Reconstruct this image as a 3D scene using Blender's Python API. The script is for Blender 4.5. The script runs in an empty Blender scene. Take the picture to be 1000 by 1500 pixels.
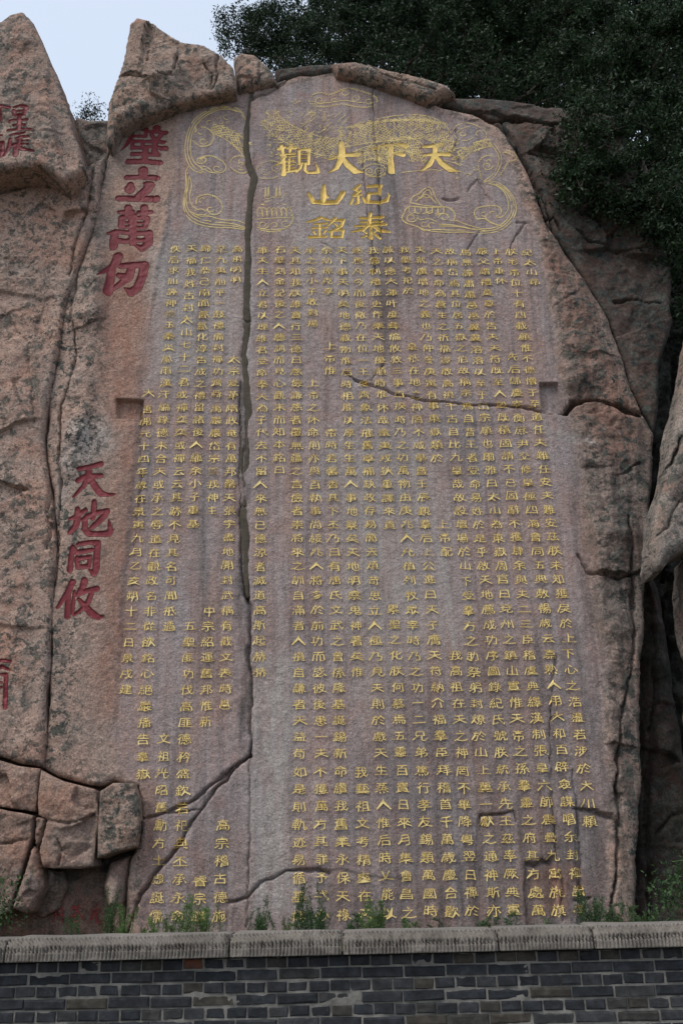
import bpy, math, random
import numpy as np
from mathutils import Matrix, Vector

random.seed(7)
RNG = np.random.default_rng(7)
S = bpy.context.scene
COL = S.collection

# ------------------------------------------------------------------ camera
F_PX, PITCH, ROLL = 1470.0, math.radians(20.5), math.radians(-1.35)
CAM = np.array([0.0, -13.0, 1.6])
cam_data = bpy.data.cameras.new('camera')
cam = bpy.data.objects.new('camera', cam_data)
COL.objects.link(cam)
CM = Matrix.Rotation(math.pi / 2 + PITCH, 4, 'X') @ Matrix.Rotation(ROLL, 4, 'Z')
cam.matrix_world = Matrix.Translation(CAM) @ CM
cam_data.sensor_fit = 'VERTICAL'
cam_data.sensor_height = 36
cam_data.lens = 36 * F_PX / 1500
cam_data.clip_start = 0.1
cam_data.clip_end = 3000
S.camera = cam
CR = np.array(CM.to_3x3())

# ------------------------------------------------------------------ world
SUN_EL, SUN_AZ = math.radians(55), math.radians(228)      # azimuth measured clockwise from +Y
world = bpy.data.worlds.new('World')
S.world = world
world.use_nodes = True
wn = world.node_tree
wn.nodes.clear()
w_out = wn.nodes.new('ShaderNodeOutputWorld')
w_bg = wn.nodes.new('ShaderNodeBackground')
w_sky = wn.nodes.new('ShaderNodeTexSky')
w_sky.sky_type = 'NISHITA'
w_sky.sun_disc = False
w_sky.sun_elevation = SUN_EL
w_sky.sun_rotation = SUN_AZ
w_sky.air_density = 1.0
w_sky.dust_density = 4.0
w_sky.ozone_density = 1.5
w_mix = wn.nodes.new('ShaderNodeMixRGB')
w_mix.inputs[0].default_value = 0.62
w_mix.inputs[2].default_value = (5.9, 6.6, 7.6, 1)        # thin even cloud veil over the clear sky
w_bg.inputs[1].default_value = 0.099
wn.links.new(w_sky.outputs[0], w_mix.inputs[1])
wn.links.new(w_mix.outputs[0], w_bg.inputs[0])
wn.links.new(w_bg.outputs[0], w_out.inputs[0])

sun_data = bpy.data.lights.new('sun', 'SUN')
sun_data.energy = 1.3
sun_data.angle = math.radians(25)
sun_data.color = (1.0, 0.96, 0.9)
sun = bpy.data.objects.new('sun', sun_data)
COL.objects.link(sun)
sd = Vector((math.sin(SUN_AZ) * math.cos(SUN_EL), math.cos(SUN_AZ) * math.cos(SUN_EL), math.sin(SUN_EL)))
sun.rotation_euler = sd.to_track_quat('Z', 'Y').to_euler()
sun.location = sd * 40

S.view_settings.view_transform = 'Standard'
S.view_settings.look = 'None'
S.view_settings.exposure = 0.74
S.view_settings.gamma = 1
S.view_settings.use_curve_mapping = False

# ------------------------------------------------------------------ helpers
def P(px, py, Y):
    """world points on the vertical plane y=Y seen at photograph pixels (arrays allowed)"""
    px = np.asarray(px, float); py = np.asarray(py, float)
    d = np.stack([(px - 500) / F_PX, (750 - py) / F_PX, -np.ones_like(px)], -1) @ CR.T
    t = (Y - CAM[1]) / d[..., 1]
    return CAM + d * t[..., None]

def PX(pts, Y):
    p = P([a[0] for a in pts], [a[1] for a in pts], Y)
    return p[:, [0, 2]]

def tag(o, label=None, cat=None, group=None, kind=None):
    if label: o['label'] = label
    if cat: o['category'] = cat
    if group: o['group'] = group
    if kind: o['kind'] = kind
    return o

def link_mesh(name, V, F, mat=None, parent=None, smooth=False, mi=None):
    me = bpy.data.meshes.new(name)
    V = np.asarray(V, np.float32)
    if isinstance(F, np.ndarray):
        k = F.shape[1]
        me.vertices.add(len(V)); me.vertices.foreach_set('co', V.ravel())
        me.loops.add(F.size); me.loops.foreach_set('vertex_index', F.astype(np.int32).ravel())
        me.polygons.add(len(F))
        me.polygons.foreach_set('loop_start', np.arange(0, F.size, k, dtype=np.int32))
        me.polygons.foreach_set('loop_total', np.full(len(F), k, np.int32))
        me.update(calc_edges=True)
    else:
        me.from_pydata(V.tolist(), [], F)
        me.update()
    if smooth:
        me.polygons.foreach_set('use_smooth', np.ones(len(me.polygons), bool))
    for m in (mat if isinstance(mat, list) else [mat] if mat else []):
        me.materials.append(m)
    if mi is not None:
        me.polygons.foreach_set('material_index', np.asarray(mi, np.int32))
    o = bpy.data.objects.new(name, me)
    COL.objects.link(o)
    if parent is not None: o.parent = parent
    return o

def thing(name, loc, label, cat, group=None):
    o = bpy.data.objects.new(name, None)
    COL.objects.link(o); o.location = loc
    o.empty_display_size = 0.2
    return tag(o, label, cat, group)

def keep_world(child, root):
    child.parent = root
    child.matrix_parent_inverse = Matrix.Translation(-Vector(root.location))

_tabs = [np.random.default_rng(100 + i).random((256, 256)) for i in range(6)]
def vnoise(x, y, seed=0):
    g = _tabs[seed % 6]
    x = x + seed * 17.13; y = y + seed * 9.71
    xi = np.floor(x).astype(int); yi = np.floor(y).astype(int)
    fx = x - xi; fy = y - yi
    fx = fx * fx * fx * (fx * (fx * 6 - 15) + 10); fy = fy * fy * fy * (fy * (fy * 6 - 15) + 10)
    x0 = xi & 255; x1 = (xi + 1) & 255; y0 = yi & 255; y1 = (yi + 1) & 255
    return (g[y0, x0] * (1 - fx) + g[y0, x1] * fx) * (1 - fy) + (g[y1, x0] * (1 - fx) + g[y1, x1] * fx) * fy - 0.5

def fbm(x, y, sc, octv=4, seed=0, gain=0.5):
    s = 0; a = 1.0
    for i in range(octv):
        c, sn = math.cos(i * 1.1), math.sin(i * 1.1)
        s = s + a * vnoise((x * c - y * sn) * sc, (x * sn + y * c) * sc, seed + i)
        a *= gain; sc *= 2.03
    return s

def ridged(x, y, sc, octv=4, seed=0):
    s = 0; a = 1.0
    for i in range(octv):
        s = s + a * (0.5 - np.abs(vnoise(x * sc, y * sc, seed + i)) * 2)
        a *= 0.5; sc *= 2.1
    return s

def facets(x, z, n, seed, bounds, tilt=0.35, stretch=1.6):
    """broken-rock facets: every cell of a Voronoi pattern is a plane of its own tilt"""
    r = np.random.default_rng(seed)
    cx = r.uniform(bounds[0], bounds[1], n); cz = r.uniform(bounds[2], bounds[3], n)
    gx = r.normal(0, tilt, n); gz = r.normal(0, tilt, n); off = r.normal(0, 0.05, n)
    wx = x + 0.10 * fbm(x, z, 1.3, 5, seed, 0.6); wz = z + 0.10 * fbm(x, z, 1.3, 5, seed + 2, 0.6)
    best = np.full(x.shape, 1e9); h = np.zeros(x.shape)
    for k in range(n):
        d = (wx - cx[k]) ** 2 * stretch + (wz - cz[k]) ** 2 / stretch
        m = d < best
        best = np.where(m, d, best)
        h = np.where(m, off[k] + gx[k] * (wx - cx[k]) + gz[k] * (wz - cz[k]), h)
    return h

def seg_dist(x, z, a, b):
    ab = b - a; L = max(float(ab @ ab), 1e-12)
    t = np.clip(((x - a[0]) * ab[0] + (z - a[1]) * ab[1]) / L, 0, 1)
    return np.hypot(x - a[0] - t * ab[0], z - a[1] - t * ab[1]), t

def poly_dist(x, z, pts, closed=True, reach=None):
    """distance to a polyline; nearest foot point also returned"""
    D = np.full(x.shape, 1e9)
    n = len(pts)
    for i in range(n if closed else n - 1):
        a, b = pts[i], pts[(i + 1) % n]
        if reach is None:
            d, t = seg_dist(x, z, a, b)
            D = np.minimum(D, d)
        else:
            m = (x > min(a[0], b[0]) - reach) & (x < max(a[0], b[0]) + reach) & (z > min(a[1], b[1]) - reach) & (z < max(a[1], b[1]) + reach)
            d, t = seg_dist(x[m], z[m], a, b)
            D[m] = np.minimum(D[m], d)
    return D

def inside(x, z, pts):
    r = np.zeros(x.shape, bool)
    n = len(pts)
    for i in range(n):
        x1, z1 = pts[i]; x2, z2 = pts[(i + 1) % n]
        if z1 == z2: continue
        c = (z1 > z) != (z2 > z)
        r ^= c & (x < (x2 - x1) * (z - z1) / (z2 - z1) + x1)
    return r

def sstep(t): t = np.clip(t, 0, 1); return t * t * (3 - 2 * t)

def softmask(x, z, pts, soft):
    """1 inside, 0 outside, blend of width soft across the edge"""
    m = (x > pts[:, 0].min() - soft) & (x < pts[:, 0].max() + soft) & (z > pts[:, 1].min() - soft) & (z < pts[:, 1].max() + soft)
    out = np.zeros(x.shape)
    xs, zs = x[m], z[m]
    d = poly_dist(xs, zs, pts)
    s = np.where(inside(xs, zs, pts), d, -d)
    out[m] = sstep(0.5 + s / soft)
    return out

def roughen(pts, amp, seg=0.12, seed=0):
    """subdivide a closed outline and jitter it with smooth noise"""
    out = []
    n = len(pts)
    for i in range(n):
        a, b = pts[i], pts[(i + 1) % n]
        k = max(1, int(np.hypot(*(b - a)) / seg))
        for j in range(k):
            out.append(a + (b - a) * j / k)
    out = np.array(out)
    nx = fbm(out[:, 0], out[:, 1], 2.2, 4, seed) * amp * 2
    nz = fbm(out[:, 0], out[:, 1], 2.2, 4, seed + 3) * amp * 2
    return out + np.stack([nx, nz], 1)

class Glyph:
    """brush strokes as chains of tapering capsules: pts given in zoom pixels"""
    def __init__(s, strokes, ox, oy, sc, Y, style):
        s.style = style; s.segs = []
        pts = []
        for st in strokes:
            w = P([ox + p[0] / sc for p in st], [oy + p[1] / sc for p in st], Y)[:, [0, 2]]
            mid = P(ox + st[0][0] / sc, oy + st[0][1] / sc, Y)
            k = P(ox + st[0][0] / sc + 1, oy + st[0][1] / sc, Y)[0] - mid[0]   # metres per pixel
            r = [p[2] / sc * k * (0.53 if style == 'red' else 0.52) for p in st]
            for i in range(len(st) - 1):
                s.segs.append((w[i], w[i + 1], r[i], r[i + 1]))
            pts.append(w)
        pts = np.concatenate(pts)
        s.lo = pts.min(0) - 0.12; s.hi = pts.max(0) + 0.12
    def sdf(s, x, z):
        D = np.full(x.shape, 1e9)
        for a, b, ra, rb in s.segs:
            d, t = seg_dist(x, z, a, b)
            D = np.minimum(D, d - (ra + (rb - ra) * t))
        return D
CUT = {'gold_v': (0.9, 0.028), 'gold_flat': (1.4, 0.010), 'red': (1.1, 0.012)}

class Rock: pass

def make_rock(name, outline, Y0, mat, step=0.03, amp=0.02, edge_r=0.35, edge_d=0.4, back=1.2, seed=0,
              height=None, cracks=(), glyphs=(), attrs=None, parent=None, bulge=0.0, fade=0.4):
    """one block of rock: a front relief inside a traced outline, rounded over its edges, with sides running back"""
    O = roughen(PX(outline, Y0), amp, seed=seed)
    lo = O.min(0) - step; hi = O.max(0) + step
    nx = int((hi[0] - lo[0]) / step) + 2; nz = int((hi[1] - lo[1]) / step) + 2
    gx = lo[0] + np.arange(nx) * step; gz = lo[1] + np.arange(nz) * step
    X, Z = np.meshgrid(gx, gz)
    ed = poly_dist(X, Z, O, reach=0.5)
    ins = inside(X, Z, O)
    t = np.clip(np.where(ins, ed, 0) / edge_r, 0, 1)
    D = -edge_d * (1 - np.sqrt(np.clip(1 - (1 - t) ** 2, 0, 1)))
    if bulge:
        full = poly_dist(X, Z, O)
        D = D + bulge * (1 - np.exp(-np.where(ins, full, 0) * 1.2))
    if height is not None: D = D + height(X, Z) * (0.2 + 0.8 * sstep(np.where(ins, ed, 0) / fade))
    jx = X + 0.05 * fbm(X, Z, 3.5, 3, seed + 1) + 0.012 * fbm(X, Z, 20, 2, seed + 1)
    jz = Z + 0.05 * fbm(X, Z, 3.5, 3, seed + 4) + 0.012 * fbm(X, Z, 20, 2, seed + 4)
    for c in cracks:
        pts, wpx, dep = c[0], c[1], c[2]
        cp = PX(pts, Y0)
        k = max(0.0125, 0.0082 * wpx)
        cd = poly_dist(jx, jz, cp, closed=False, reach=k * 5 + 0.1)
        vary = 0.75 + 0.7 * fbm(X, Z, 2.5, 2, seed + 2)
        kk = k * np.clip(0.9 + 1.2 * fbm(X, Z, 4.0, 2, seed + 3), 0.4, 1.8)
        D = D - 1.35 * dep * vary * np.exp(-(cd / kk) ** 2) * (cd < k * 6)
        D = D - 0.05 * dep * np.exp(-(cd / (k * 2.6)) ** 2) * (cd < k * 6)
    base = D.copy()
    for g in glyphs:
        m = (X > g.lo[0]) & (X < g.hi[0]) & (Z > g.lo[1]) & (Z < g.hi[1])
        s = g.sdf(X[m], Z[m])
        sl, cap = CUT[g.style]
        D[m] -= np.clip(-s * sl * 1.9, 0, cap + 0.02) * (s < 0)
    # cells
    C = inside((X[:-1, :-1] + step / 2), (Z[:-1, :-1] + step / 2), O)
    cnt = np.zeros(X.shape, int)
    cnt[:-1, :-1] += C; cnt[1:, :-1] += C; cnt[:-1, 1:] += C; cnt[1:, 1:] += C
    used = cnt > 0
    idx = -np.ones(X.shape, int); idx[used] = np.arange(used.sum())
    bd = used & (cnt < 4)
    bx, bz = X[bd], Z[bd]
    best = np.full(bx.shape, 1e9); fx = bx.copy(); fz = bz.copy()
    for i in range(len(O)):
        a, b = O[i], O[(i + 1) % len(O)]
        d, tt = seg_dist(bx, bz, a, b)
        m = d < best
        best = np.where(m, d, best); fx = np.where(m, a[0] + tt * (b[0] - a[0]), fx); fz = np.where(m, a[1] + tt * (b[1] - a[1]), fz)
    Xs = X.copy(); Zs = Z.copy(); Xs[bd] = fx; Zs[bd] = fz
    V = np.stack([Xs[used], Y0 - D[used], Zs[used]], 1)
    q = np.stack([idx[:-1, :-1][C], idx[:-1, 1:][C], idx[1:, 1:][C], idx[1:, :-1][C]], 1)
    # sides running back
    Cp = np.pad(C, 1)
    E = []
    up = Cp[1:-1, 1:-1]
    m = up & ~Cp[:-2, 1:-1]; E.append(np.stack([idx[:-1, :-1][m], idx[:-1, 1:][m]], 1))
    m = up & ~Cp[2:, 1:-1]; E.append(np.stack([idx[1:, 1:][m], idx[1:, :-1][m]], 1))
    m = up & ~Cp[1:-1, :-2]; E.append(np.stack([idx[1:, :-1][m], idx[:-1, :-1][m]], 1))
    m = up & ~Cp[1:-1, 2:]; E.append(np.stack([idx[:-1, 1:][m], idx[1:, 1:][m]], 1))
    E = np.concatenate(E)
    bv = np.unique(E); rings = 7
    cen = O.mean(0)
    remap = -np.ones(len(V), int); remap[bv] = np.arange(len(bv))
    prev = bv; allV = [V]; allF = [q]; nbase = len(V)
    for r in range(1, rings + 1):
        f = (r - 1) / (rings - 1)
        nv = V[bv].copy()
        nv[:, 1] = nv[:, 1] * (1 - f) + (Y0 + back) * f
        jit = fbm(V[bv, 0] + f * 1.7, V[bv, 2] - f * 2.3, 2.5, 3, seed + 2)
        nv[:, 0] += jit * 0.10 * f * min(1, back); nv[:, 2] += jit * 0.08 * f * min(1, back)
        cur = nbase + np.arange(len(bv)); nbase += len(bv)
        a = prev[remap[E[:, 0]]] if r == 1 else prev[remap[E[:, 0]]]
        b = prev[remap[E[:, 1]]]
        c = cur[remap[E[:, 1]]]; d = cur[remap[E[:, 0]]]
        allV.append(nv)
        if r > 1: allF.append(np.stack([b, a, d, c], 1))
        prev = cur
    V = np.concatenate(allV); F = np.concatenate(allF)
    o = link_mesh(name, V, F, mat, parent, smooth=True)
    if attrs:
        for an, fn in attrs.items():
            A = fn(X, Z)
            vals = np.concatenate([A[used], np.tile(A[used][bv], rings)]).astype(np.float32)
            at = o.data.attributes.new(an, 'FLOAT', 'POINT'); at.data.foreach_set('value', vals)
    R = Rock(); R.o = o; R.Y0 = Y0; R.lo = lo; R.step = step; R.D = base; R.n = (nx, nz)
    return R

def surf(R, x, z):
    fx = np.clip((x - R.lo[0]) / R.step, 0, R.n[0] - 1.001); fz = np.clip((z - R.lo[1]) / R.step, 0, R.n[1] - 1.001)
    i = fx.astype(int); j = fz.astype(int); u = fx - i; v = fz - j
    D = R.D
    d = (D[j, i] * (1 - u) + D[j, i + 1] * u) * (1 - v) + (D[j + 1, i] * (1 - u) + D[j + 1, i + 1] * u) * v
    return R.Y0 - d

def carve_glyph(R, g, mat, parent, name='large_character', step=0.0065, label=None):
    nx = int((g.hi[0] - g.lo[0]) / step) + 2; nz = int((g.hi[1] - g.lo[1]) / step) + 2
    X, Z = np.meshgrid(g.lo[0] + np.arange(nx) * step, g.lo[1] + np.arange(nz) * step)
    # rough chiselled outline
    s = g.sdf(X, Z) + 0.004 * fbm(X, Z, 28, 2, 1)
    C = (s[:-1, :-1] + s[1:, :-1] + s[:-1, 1:] + s[1:, 1:]) < 0
    cnt = np.zeros(X.shape, int)
    cnt[:-1, :-1] += C; cnt[1:, :-1] += C; cnt[:-1, 1:] += C; cnt[1:, 1:] += C
    used = cnt > 0; bd = used & (cnt < 4)
    gz_, gx_ = np.gradient(s, step)
    n = np.maximum(np.hypot(gx_, gz_), 0.3)
    sh = np.where(bd, np.clip(s, -step, step), 0)
    Xs = X - sh * gx_ / n; Zs = Z - sh * gz_ / n
    sl, cap = CUT[g.style]
    dep = np.clip(-s * sl, 0, cap); dep[bd] = 0
    y = surf(R, Xs, Zs) - 0.004 + dep + 0.0016 * fbm(X, Z, 45, 2, 3)
    idx = -np.ones(X.shape, int); idx[used] = np.arange(used.sum())
    V = np.stack([Xs[used], y[used], Zs[used]], 1)
    q = np.stack([idx[:-1, :-1][C], idx[:-1, 1:][C], idx[1:, 1:][C], idx[1:, :-1][C]], 1)
    o = link_mesh(name, V, q, mat, parent, smooth=True)
    if label: o['label'] = label
    return o

# ------------------------------------------------------------------ materials
def mat_new(name):
    m = bpy.data.materials.new(name); m.use_nodes = True
    nt = m.node_tree; nt.nodes.clear()
    out = nt.nodes.new('ShaderNodeOutputMaterial'); b = nt.nodes.new('ShaderNodeBsdfPrincipled')
    nt.links.new(b.outputs[0], out.inputs[0])
    return m, nt, b

class N:
    def __init__(s, nt): s.nt = nt; s.co = nt.nodes.new('ShaderNodeTexCoord').outputs['Object']
    def link(s, v, sock):
        if hasattr(v, 'is_linked') or isinstance(v, bpy.types.NodeSocket): s.nt.links.new(v, sock)
        else: sock.default_value = v if not isinstance(v, tuple) or len(v) != 3 else (*v, 1)
    def noise(s, scale, detail=5, rough=0.55, vec=None, stretch=None, dist=0):
        n = s.nt.nodes.new('ShaderNodeTexNoise'); n.inputs['Scale'].default_value = scale
        n.inputs['Detail'].default_value = detail; n.inputs['Roughness'].default_value = rough; n.inputs['Distortion'].default_value = dist
        v = vec or s.co
        if stretch:
            mp = s.nt.nodes.new('ShaderNodeMapping'); mp.inputs['Scale'].default_value = stretch
            s.nt.links.new(v, mp.inputs[0]); v = mp.outputs[0]
        s.nt.links.new(v, n.inputs['Vector']); return n.outputs['Fac']
    def voro(s, scale, feature='F1', stretch=None):
        n = s.nt.nodes.new('ShaderNodeTexVoronoi'); n.inputs['Scale'].default_value = scale; n.feature = feature
        v = s.co
        if stretch:
            mp = s.nt.nodes.new('ShaderNodeMapping'); mp.inputs['Scale'].default_value = stretch
            s.nt.links.new(v, mp.inputs[0]); v = mp.outputs[0]
        s.nt.links.new(v, n.inputs['Vector']); return n.outputs['Distance']
    def ramp(s, fac, stops, interp='LINEAR'):
        r = s.nt.nodes.new('ShaderNodeValToRGB'); r.color_ramp.interpolation = interp
        e = r.color_ramp.elements
        while len(e) < len(stops): e.new(0.5)
        for el, (p, c) in zip(e, stops):
            el.position = p; el.color = (*c, 1) if isinstance(c, tuple) else (c, c, c, 1)
        s.nt.links.new(fac, r.inputs[0]); return r.outputs[0]
    def mix(s, fac, a, b, mode='MIX'):
        m = s.nt.nodes.new('ShaderNodeMixRGB'); m.blend_type = mode
        s.link(fac, m.inputs[0]); s.link(a, m.inputs[1]); s.link(b, m.inputs[2]); return m.outputs[0]
    def math(s, op, a, b=0.0):
        m = s.nt.nodes.new('ShaderNodeMath'); m.operation = op
        s.link(a, m.inputs[0]); s.link(b, m.inputs[1]); return m.outputs[0]
    def attr(s, name):
        a = s.nt.nodes.new('ShaderNodeAttribute'); a.attribute_name = name; return a.outputs['Fac']
    def bump(s, h, strength, dist, prev=None):
        b = s.nt.nodes.new('ShaderNodeBump'); b.inputs['Strength'].default_value = strength; b.inputs['Distance'].default_value = dist
        s.link(h, b.inputs['Height'])
        if prev: s.nt.links.new(prev, b.inputs['Normal'])
        return b.outputs[0]

def granite(name, warm=(0.40, 0.265, 0.205), cool=(0.29, 0.225, 0.19), lichen=0.5, dark=1.0, panel=False, moss=0.0, grain=1.0):
    m, nt, b = mat_new(name); n = N(nt)
    big = n.noise(0.9, 6, 0.6)
    col = n.mix(n.ramp(big, [(0.36, 0.0), (0.62, 1.0)]), tuple(c * dark for c in cool), tuple(c * dark for c in warm))
    # paler weathered blotches
    col = n.mix(n.math('MULTIPLY', n.ramp(n.noise(2.7, 5, 0.65), [(0.5, 0.0), (0.75, 1.0)]), 0.45), col, tuple(c * dark for c in (0.41, 0.35, 0.30)))
    # rain streaks
    st = n.ramp(n.noise(1.0, 5, 0.6, stretch=(2.4, 1.0, 0.22)), [(0.5, 0.0), (0.72, 1.0)])
    col = n.mix(n.math('MULTIPLY', st, 0.35), col, tuple(c * dark for c in (0.105, 0.095, 0.09)))
    if panel:
        pa = n.attr('panel')
        pc = n.mix(n.ramp(n.noise(1.1, 6, 0.62, stretch=(1.8, 1, 0.55)), [(0.38, 0.0), (0.64, 1.0)]), (0.300, 0.252, 0.246), (0.345, 0.242, 0.206))
        pc = n.mix(n.math('MULTIPLY', n.ramp(n.noise(1.2, 6, 0.6, stretch=(5.5, 1, 0.25)), [(0.46, 0.0), (0.64, 1.0)]), 0.42), pc, (0.37, 0.335, 0.33))
        pc = n.mix(n.math('MULTIPLY', n.ramp(n.noise(1.7, 6, 0.62, stretch=(4.5, 1, 0.3)), [(0.49, 0.0), (0.64, 1.0)]), 0.52), pc, (0.125, 0.108, 0.105))
        pc = n.mix(n.math('MULTIPLY', n.ramp(n.noise(2.3, 7, 0.7), [(0.52, 0.0), (0.64, 1.0)]), 0.4), pc, (0.30, 0.17, 0.135))
        col = n.mix(pa, col, pc)
        col = n.mix(n.math('MULTIPLY', n.attr('rust'), n.ramp(n.noise(3.0, 5, 0.65, stretch=(2, 1, 0.7)), [(0.3, 0.25), (0.6, 1.0)])), col, (0.30, 0.15, 0.105))
        col = n.mix(n.math('MULTIPLY', n.attr('grey'), n.ramp(n.noise(3.2, 6, 0.68, stretch=(2.5, 1, 0.5)), [(0.34, 0.1), (0.6, 1.0)])), col, (0.38, 0.35, 0.325))
        col = n.mix(n.math('MULTIPLY', n.attr('wet_shade'), n.ramp(n.noise(2.2, 6, 0.68, stretch=(3.5, 1, 0.4)), [(0.34, 0.15), (0.6, 1.0)])), col, (0.05, 0.044, 0.042))
    if not panel:
        col = n.mix(n.math('MULTIPLY', n.ramp(n.noise(1.9, 7, 0.7), [(0.48, 0.0), (0.62, 1.0)]), 0.5), col, tuple(c * dark * warm[0] / 0.34 for c in (0.30, 0.15, 0.10)))
    # lichen: clustered small blotches
    lm = n.math('MULTIPLY', n.ramp(n.noise(7.5, 8, 0.72, dist=0.3), [(0.515, 0.0), (0.545, 1.0)]), n.ramp(n.noise(1.6, 5, 0.7), [(0.38, 0.0), (0.50, 1.0)]))
    lm2 = n.math('MULTIPLY', n.ramp(n.noise(19, 5, 0.7), [(0.56, 0.0), (0.59, 1.0)]), n.ramp(n.noise(1.1, 4, 0.7), [(0.40, 0.0), (0.52, 1.0)]))
    lf = n.math('MAXIMUM', lm, lm2)
    if panel:
        lf = n.math('MULTIPLY', lf, n.attr('lichen'))
    lf = n.math('MULTIPLY', lf, lichen)
    lc = n.mix(n.ramp(n.noise(9, 3, 0.6), [(0.4, 0.0), (0.6, 1.0)]), (0.034, 0.040, 0.037), (0.085, 0.092, 0.078))
    col = n.mix(lf, col, lc)
    if moss:
        mm = n.math('MULTIPLY', n.ramp(n.noise(2.2, 6, 0.65), [(0.45, 0.0), (0.62, 1.0)]), moss)
        col = n.mix(mm, col, (0.030, 0.036, 0.022))
    # mineral grain
    g = n.noise(44, 3, 0.8)
    g2 = n.noise(17, 5, 0.8)
    gp = n.math('SUBTRACT', 0.85 * grain, n.math('MULTIPLY', n.attr('panel'), 0.25)) if panel else 0.85 * grain
    col = n.mix(gp, col, n.ramp(g, [(0.36, 0.60), (0.5, 1.0), (0.64, 1.42)]), 'MULTIPLY')
    col = n.mix(0.7 * grain, col, n.ramp(g2, [(0.38, 0.74), (0.5, 1.0), (0.64, 1.26)]), 'MULTIPLY')
    nt.links.new(col, b.inputs['Base Color'])
    b.inputs['Roughness'].default_value = 0.85
    b.inputs['Specular IOR Level'].default_value = 0.25
    b1 = n.bump(n.noise(7, 8, 0.72), 0.8, 0.06)
    b2 = n.bump(n.noise(30, 5, 0.75), 0.75, 0.016, b1)
    nt.links.new(b2, b.inputs['Normal'])
    return m

M_MAIN = granite('inscribed_granite', panel=True, lichen=0.95)
M_LEFT = granite('lichened_granite', lichen=0.8)
M_TOP = granite('top_granite', warm=(0.34, 0.23, 0.175), cool=(0.24, 0.19, 0.16), lichen=0.9)
M_SHOULDER = granite('shaded_shoulder_granite', warm=(0.125, 0.080, 0.064), cool=(0.048, 0.042, 0.038), lichen=1.0, dark=0.8)  # base colour lowered to carry the shade under the branches
M_BLOCK = granite('block_granite', warm=(0.33, 0.215, 0.165), cool=(0.23, 0.18, 0.155), lichen=0.35)
M_PALE = granite('pale_granite', warm=(0.27, 0.22, 0.185), cool=(0.19, 0.17, 0.155), lichen=0.8)
M_DARK = granite('damp_shade_granite', warm=(0.034, 0.025, 0.021), cool=(0.018, 0.017, 0.016), lichen=0.6, dark=0.7, moss=0.6)  # damp, mossy rock with the recess shade added to its near-black colour
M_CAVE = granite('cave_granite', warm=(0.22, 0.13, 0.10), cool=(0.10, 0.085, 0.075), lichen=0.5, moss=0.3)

def simple(name, c1, c2, scale=30, rough=0.7, metal=0.0, bump=0.4, dist=0.003, wear=None):
    m, nt, b = mat_new(name); n = N(nt)
    col = n.mix(n.ramp(n.noise(scale, 5, 0.65), [(0.35, 0.0), (0.65, 1.0)]), c1, c2)
    if wear:
        col = n.mix(n.ramp(n.noise(wear[0], 6, 0.75), [(wear[1], 0.0), (wear[1] + 0.07, 1.0)]), col, wear[2])
    nt.links.new(col, b.inputs['Base Color'])
    b.inputs['Roughness'].default_value = rough; b.inputs['Metallic'].default_value = metal
    b.inputs['Specular IOR Level'].default_value = 0.3
    if bump: nt.links.new(n.bump(n.noise(scale * 2.2, 4, 0.6), bump, dist), b.inputs['Normal'])
    return m
M_GOLD = simple('gold_paint', (0.66, 0.45, 0.115), (0.80, 0.59, 0.20), 22, 0.5, 0.15, wear=(60, 0.66, (0.34, 0.22, 0.09)))
M_GOLDS = simple('small_gold_paint', (0.74, 0.56, 0.20), (0.86, 0.70, 0.33), 9, 0.5, 0.1, wear=(38, 0.58, (0.32, 0.22, 0.12)))
M_GOLDL = simple('line_gold_paint', (0.54, 0.40, 0.15), (0.74, 0.58, 0.25), 7, 0.6, 0.0, wear=(24, 0.58, (0.26, 0.20, 0.13)))
M_RED = simple('red_paint', (0.150, 0.018, 0.024), (0.190, 0.028, 0.034), 9, 0.6, wear=(70, 0.70, (0.10, 0.06, 0.055)))
M_REDOLD = simple('faded_red_paint', (0.26, 0.03, 0.03), (0.18, 0.045, 0.04), 14, 0.8, wear=(50, 0.56, (0.08, 0.06, 0.055)))
M_MORTAR = simple('seam_mortar', (0.088, 0.072, 0.052), (0.058, 0.049, 0.036), 12, 0.95, bump=0.8, dist=0.01, wear=(5, 0.56, (0.05, 0.05, 0.042)))
M_BRICKMORTAR = simple('lime_mortar', (0.20, 0.19, 0.17), (0.10, 0.097, 0.088), 13, 0.95, bump=0.9, dist=0.008)
M_EARTH = simple('earth', (0.09, 0.07, 0.05), (0.05, 0.05, 0.03), 6, 0.95)

def brick_mat():
    m, nt, b = mat_new('grey_brick'); n = N(nt)
    info = nt.nodes.new('ShaderNodeObjectInfo').outputs['Random']
    geo = nt.nodes.new('ShaderNodeNewGeometry').outputs['Position']
    c = n.ramp(info, [(0.0, (0.014, 0.016, 0.019)), (0.4, (0.020, 0.022, 0.026)), (0.7, (0.030, 0.031, 0.033)), (0.88, (0.028, 0.026, 0.022)), (1.0, (0.045, 0.039, 0.031))])
    c = n.mix(0.75, c, n.ramp(n.noise(16, 6, 0.7, vec=geo), [(0.36, 0.5), (0.5, 1.0), (0.64, 1.8)]), 'MULTIPLY')
    # lime smears and dust from the joints
    c = n.mix(n.ramp(n.noise(13, 7, 0.75, vec=geo), [(0.60, 0.0), (0.74, 0.4)]), c, (0.10, 0.097, 0.09))
    nt.links.new(c, b.inputs['Base Color']); b.inputs['Roughness'].default_value = 0.85
    b.inputs['Specular IOR Level'].default_value = 0.3
    nt.links.new(n.bump(n.noise(60, 6, 0.7, vec=geo), 0.7, 0.006), b.inputs['Normal'])
    return m
M_BRICK = brick_mat()
M_OBRICK = simple('orange_brick', (0.13, 0.045, 0.024), (0.05, 0.028, 0.022), 12, 0.9)

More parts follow.
